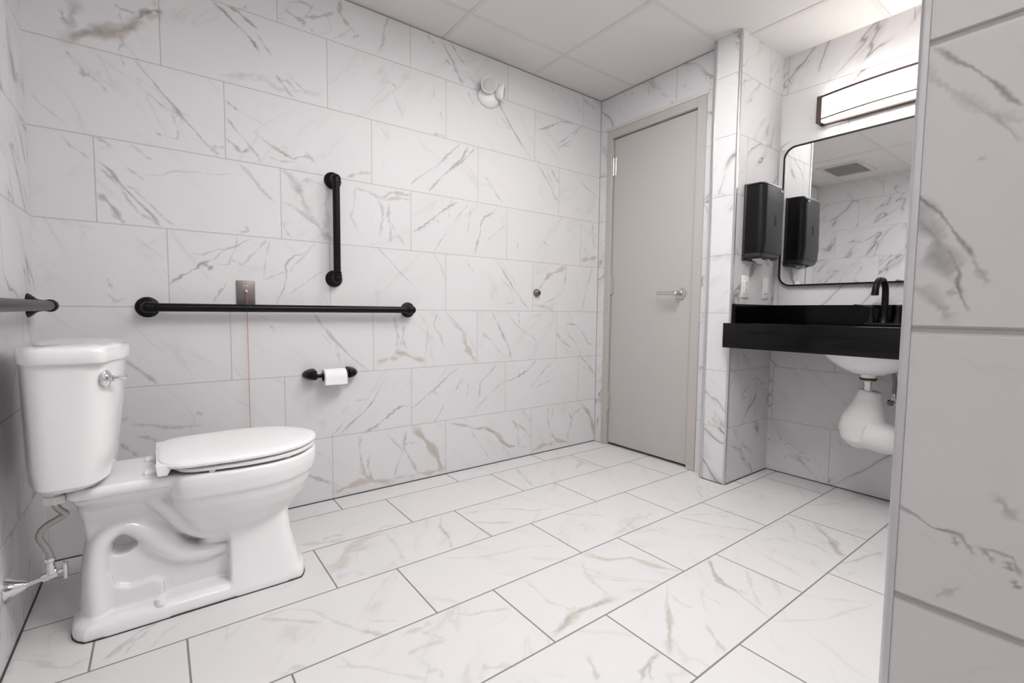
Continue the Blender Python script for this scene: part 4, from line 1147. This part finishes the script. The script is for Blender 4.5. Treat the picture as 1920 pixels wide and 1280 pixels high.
tag(fe, 'dark gooseneck faucet standing on the black counter below the mirror', 'faucet')

# drain trap with its white cover
dt = empty('drain_trap', (2.925, -1.553, .6))
b = B().lathe([(.034, 0), (.034, .004), (.030, .006)], (sx, sy, .623), (0, 0, 1), 28)
adopt(b.obj('drain_flange', dark), dt)
adopt(B().lathe([(.028, 0), (.028, .006), (.024, .008)], (sx, sy, .614), (0, 0, 1), 28).obj('brass_nut', brass), dt)
adopt(B().lathe([(.017, 0), (.017, .12)], (sx, sy, .50), (0, 0, 1), 24).obj('tailpiece', chrome), dt)
b = B()
b.tube([(2.905, -1.568, .572), (2.908, -1.562, .535), (2.912, -1.556, .485), (2.918, -1.545, .43), (2.920, -1.540, .385), (2.920, -1.540, .335), (2.920, -1.542, .300)],
       [.044, .052, .068, .088, .094, .078, .03], n=32, flat=((1, 0, 0), [.040, .044, .052, .058, .060, .052, .02]))
b.tube([(2.920, -1.56, .380), (2.925, -1.63, .362), (2.945, -1.665, .362), (3.0, -1.680, .37), (3.08, -1.685, .375), (3.184, -1.685, .375)], [.075, .070, .062, .052, .046, .044], n=28)
cvo = b.obj('trap_cover', vinyl)
md = cvo.modifiers.new('r', 'REMESH'); md.mode = 'VOXEL'; md.voxel_size = .004; md.use_smooth_shade = True
sm = cvo.modifiers.new('s', 'SMOOTH'); sm.factor = .6; sm.iterations = 8
adopt(cvo, dt)
adopt(B().lathe([(.052, 0), (.052, .003), (.045, .008)], (XV - .0005, -1.685, .375), (-1, 0, 0), 28).obj('wall_escutcheon', white_pl), dt)
tag(dt, 'drain trap wrapped in a smooth white cover under the sink', 'drain trap')

def stop(yv_, label):
    e = empty('sink_supply_valve', (XV, yv_, .50))
    adopt(B().lathe([(.030, 0), (.030, .003), (.020, .010), (.012, .012)], (XV, yv_, .50), (-1, 0, 0), 26).obj('escutcheon', chrome), e)
    b = B().tube([(XV - .008, yv_, .50), (XV - .085, yv_, .50)], .0085, n=14, sub=1)
    b.lathe([(.012, 0), (.012, .03), (.009, .032), (.009, .045)], (XV - .065, yv_, .495), (0, 0, 1), 16)
    adopt(b.obj('valve_body', chrome), e)
    adopt(B().lathe([(.006, 0), (.006, .012), (.016, .014), (.016, .024), (.012, .028)], (XV - .085, yv_, .50), (-1, 0, 0), 18).obj('valve_knob', chrome), e)
    b = B().tube([(XV - .065, yv_, .535), (XV - .062, yv_, .60), (XV - .085, yv_ + .01, .68), (XV - .10, yv_ + .02, .76), (XV - .10, yv_ + .02, .83)], .0085, n=14)
    adopt(b.obj('supply_hose', grey_hose), e)
    tag(e, label, 'valve')
stop(-1.60, 'chrome valve with grey hose under the sink, just behind the white trap cover')

# ------------------------------------------------------------------ mirror
my0, my1, mz0, mz1 = -2.095, -1.032, 1.068, 1.835
def rr(y0, y1, z0, z1, r, x, n=10):
    out = []
    for cy_, cz_, a0 in ((y1 - r, z1 - r, 0), (y0 + r, z1 - r, 90), (y0 + r, z0 + r, 180), (y1 - r, z0 + r, 270)):
        for k in range(n + 1):
            a = math.radians(a0 + 90 * k / n)
            out.append((x, cy_ + r * math.cos(a), cz_ + r * math.sin(a)))
    return out
e = empty('mirror', (XV, (my0 + my1) / 2, (mz0 + mz1) / 2))
b = B()
t_ = .008
b.ring_loft([rr(my0, my1, mz0, mz1, .062, XV - .001), rr(my0, my1, mz0, mz1, .062, XV - .025), rr(my0 + t_, my1 - t_, mz0 + t_, mz1 - t_, .055, XV - .025), rr(my0 + t_, my1 - t_, mz0 + t_, mz1 - t_, .055, XV - .001), rr(my0, my1, mz0, mz1, .062, XV - .001)], False, False)
adopt(b.obj('mirror_frame', black_m, angle=50), e)
b = B().ring_loft([rr(my0 + t_, my1 - t_, mz0 + t_, mz1 - t_, .055, XV - .021), rr(my0 + t_, my1 - t_, mz0 + t_, mz1 - t_, .055, XV - .004)])
adopt(b.obj('mirror_glass', m_mirror, smooth=False), e)
tag(e, 'wall mirror with rounded corners and thin black frame above the counter', 'mirror')

# ------------------------------------------------------------------ vanity light (bowed front)
ly0, ly1, lz0, lz1 = -1.92, -1.212, 1.905, 2.040
N = 24
def bow(y, base, amp):
    t = (y - (ly0 + ly1) / 2) / ((ly1 - ly0) / 2)
    return base + amp * (1 - t * t)
e = empty('vanity_light', (XV, (ly0 + ly1) / 2, (lz0 + lz1) / 2))
adopt(B().box(XV - .02, XV, ly0 + .10, ly1 - .10, lz0 + .01, lz1 - .01, .002, 1).obj('back_plate', bronze), e)
ys = [ly0 + .008 + (ly1 - ly0 - .016) * k / N for k in range(N + 1)]
b = B()
rings = []
for y in ys:
    d = bow(y, .058, .040)
    rings.append([(XV - .012, y, lz0 + .006), (XV - d, y, lz0 + .006), (XV - d, y, lz1 - .006), (XV - .012, y, lz1 - .006)])
b.ring_loft(rings)
adopt(b.obj('diffuser', m_vanity, smooth=False), e)
def rail(z0, z1, da, db):
    b = B(); rings = []
    for k in range(N + 1):
        y = ly0 + (ly1 - ly0) * k / N
        d = bow(y, .058, .040)
        rings.append([(XV - d - db, y, z0), (XV - d - db, y, z1), (XV - d + da, y, z1), (XV - d + da, y, z0)])
    b.ring_loft(rings); return b
adopt(rail(lz1 - .010, lz1, .006, .007).obj('top_rail', bronze, smooth=False), e)
adopt(rail(lz0 + .014, lz0 + .021, .004, .007).obj('lower_rail', bronze, smooth=False), e)
adopt(B().box(XV - .030, XV - .006, ly0, ly1, lz0 - .004, lz0 + .005, .001, 1).obj('back_rail', bronze, smooth=False), e)
for y0_, y1_ in ((ly0 - .008, ly0 + .016), (ly1 - .016, ly1 + .008)):
    adopt(B().box(XV - .072, XV - .004, y0_, y1_, lz0, lz1, .001, 1).obj('end_cap', bronze, smooth=False), e)
tag(e, 'long bronze-framed vanity light with glowing white diffuser above the mirror', 'wall light')

# ------------------------------------------------------------------ towel dispenser
dx0, dx1, dz0, dz1, dd = 2.806, 3.045, 1.192, 1.585, .108
e = empty('paper_towel_dispenser', ((dx0 + dx1) / 2, YC, dz0))
def drr(x0_, x1_, d, r, z, top=0):
    out = []
    y0_ = YC
    out.append((x0_, y0_ - .012, z)); 
    for k in range(9):
        a = PI + (PI / 2) * k / 8
        out.append((x0_ + r + r * math.cos(a), YC - d + r + r * math.sin(a), z))
    for k in range(9):
        a = 1.5 * PI + (PI / 2) * k / 8
        out.append((x1_ - r + r * math.cos(a), YC - d + r + r * math.sin(a), z))
    out.append((x1_, y0_ - .012, z))
    return out
b = B()
b.ring_loft([drr(dx0 + .004, dx1 - .004, dd - .016, .03, dz0 + .032), drr(dx0 + .002, dx1 - .002, dd - .006, .034, dz0 + .036), drr(dx0 + .002, dx1 - .002, dd, .036, dz0 + .10), drr(dx0 + .004, dx1 - .004, dd - .004, .036, dz1 - .014), drr(dx0 + .010, dx1 - .010, dd - .014, .034, dz1 - .006)])
adopt(b.obj('cover', black_pl), e)
b = B()
b.ring_loft([drr(dx0 + .012, dx1 - .012, dd - .030, .03, dz0 + .008), drr(dx0 + .004, dx1 - .004, dd - .014, .033, dz0 + .018), drr(dx0 + .003, dx1 - .003, dd - .010, .034, dz0 + .034)])
b.box(dx0, dx1, YC - .0135, YC, dz0, dz1, .003, 2)
b.ring_loft([drr(dx0 + .006, dx1 - .006, dd - .010, .034, dz1 - .0065), drr(dx0 + .008, dx1 - .008, dd - .014, .034, dz1 - .0005)])
adopt(b.obj('housing', smoke_pl), e)
cxm = (dx0 + dx1) / 2
b = B()
for k in range(5):
    b.box(cxm + .006, cxm + .013, YC - dd - .0008, YC - dd + .001, 1.372 + k * .0115, 1.378 + k * .0115, 0)
    b.box(cxm - .004, cxm + .001, YC - dd - .0008, YC - dd + .001, 1.374 + k * .0115, 1.3775 + k * .0115, 0)
adopt(b.obj('level_slot', plain('slot_black', (.002, .002, .002), .9), smooth=False), e)
adopt(B().box(cxm + .055, cxm + .085, YC - dd - .0004, YC - dd + .004, dz1 - .034, dz1 - .024, .002, 1).obj('badge', plain('light_badge', srgb(176, 172, 176), .5)), e)
tag(e, 'black wall-mounted paper towel dispenser beside the mirror', 'dispenser')
b = B()
def sheet(pts, w0):
    r0 = [(x, y, z) for x, y, z in pts]; r1 = [(x + .002, y - w0, z + .003) for x, y, z in pts]
    th = [(x, y, z - .0012) for x, y, z in r0], [(x, y, z - .0012) for x, y, z in r1]
    b.ring_loft([[r0[i], r1[i], th[1][i], th[0][i]] for i in range(len(pts))])
sheet([(cxm - .075, YC - .030, dz0 + .020), (cxm - .066, YC - .030, dz0 + .004), (cxm - .03, YC - .032, dz0 - .004), (cxm - .005, YC - .03, dz0 - .014), (cxm + .012, YC - .028, dz0 + .004), (cxm + .03, YC - .03, dz0 + .016)], .045)
sheet([(cxm + .0, YC - .050, dz0 + .018), (cxm + .014, YC - .052, dz0 + .002), (cxm + .045, YC - .050, dz0 - .014), (cxm + .062, YC - .048, dz0 - .018)], .030)
tag(b.obj('paper_towel', paper, smooth=False), 'crumpled white paper towel hanging from the black dispenser', 'paper towel')

# ------------------------------------------------------------------ outlets on the alcove side wall
def outlet(cx, label, kind):
    e = empty('wall_outlet' if kind else 'light_switch', (cx, YC, 1.055))
    cz = 1.055
    adopt(B().box(cx - .036, cx + .036, YC - .006, YC, cz - .059, cz + .059, .003, 2).obj('cover_plate', white_pl), e)
    if kind:
        adopt(B().box(cx - .017, cx + .017, YC - .0085, YC - .005, cz - .034, cz + .034, .0015, 1).obj('socket_face', white_pl), e)
        for dz in (-.018, .018):
            b = B()
            b.box(cx - .0075, cx - .0055, YC - .009, YC - .0083, cz + dz - .002, cz + dz + .006)
            b.box(cx + .0055, cx + .0075, YC - .009, YC - .0083, cz + dz - .002, cz + dz + .005)
            b.lathe([(.0022, 0), (.0022, .0006)], (cx, YC - .0084, cz + dz - .007), (0, -1, 0), 10)
            adopt(b.obj('slot', dark, smooth=False), e)
    else:
        adopt(B().box(cx - .016, cx + .016, YC - .011, YC - .005, cz - .033, cz + .033, .003, 2).obj('rocker', white_pl), e)
    tag(e, label, 'outlet' if kind else 'switch')
outlet(2.853, 'white outlet with slots on the tiled wall under the towel dispenser', True)
outlet(3.078, 'white rocker switch plate next to the mirror, right of the outlet', False)
# ------------------------------------------------------------------ camera, world, colour
cam = bpy.data.cameras.new('camera'); co = bpy.data.objects.new('camera', cam); C.objects.link(co)
cam.sensor_width = 36; cam.sensor_fit = 'HORIZONTAL'; cam.lens = 885.798 / 1920 * 36; cam.clip_start = .02
co.location = (.33494, -2.28949, .9140); co.rotation_euler = (1.50597, -.0106, -.64257)
bpy.context.scene.camera = co
w = bpy.data.worlds.new('world'); bpy.context.scene.world = w; w.use_nodes = True
w.node_tree.nodes['Background'].inputs[0].default_value = (.9, .9, .95, 1); w.node_tree.nodes['Background'].inputs[1].default_value = 0.0
vs_ = bpy.context.scene.view_settings
vs_.view_transform = 'Standard'; vs_.look = 'None'; vs_.gamma = 1.0; vs_.use_curve_mapping = False; vs_.exposure = 0.08
bpy.context.scene.cycles.max_bounces = 10
bpy.context.scene.cycles.diffuse_bounces = 3
bpy.context.scene.cycles.use_denoising = True
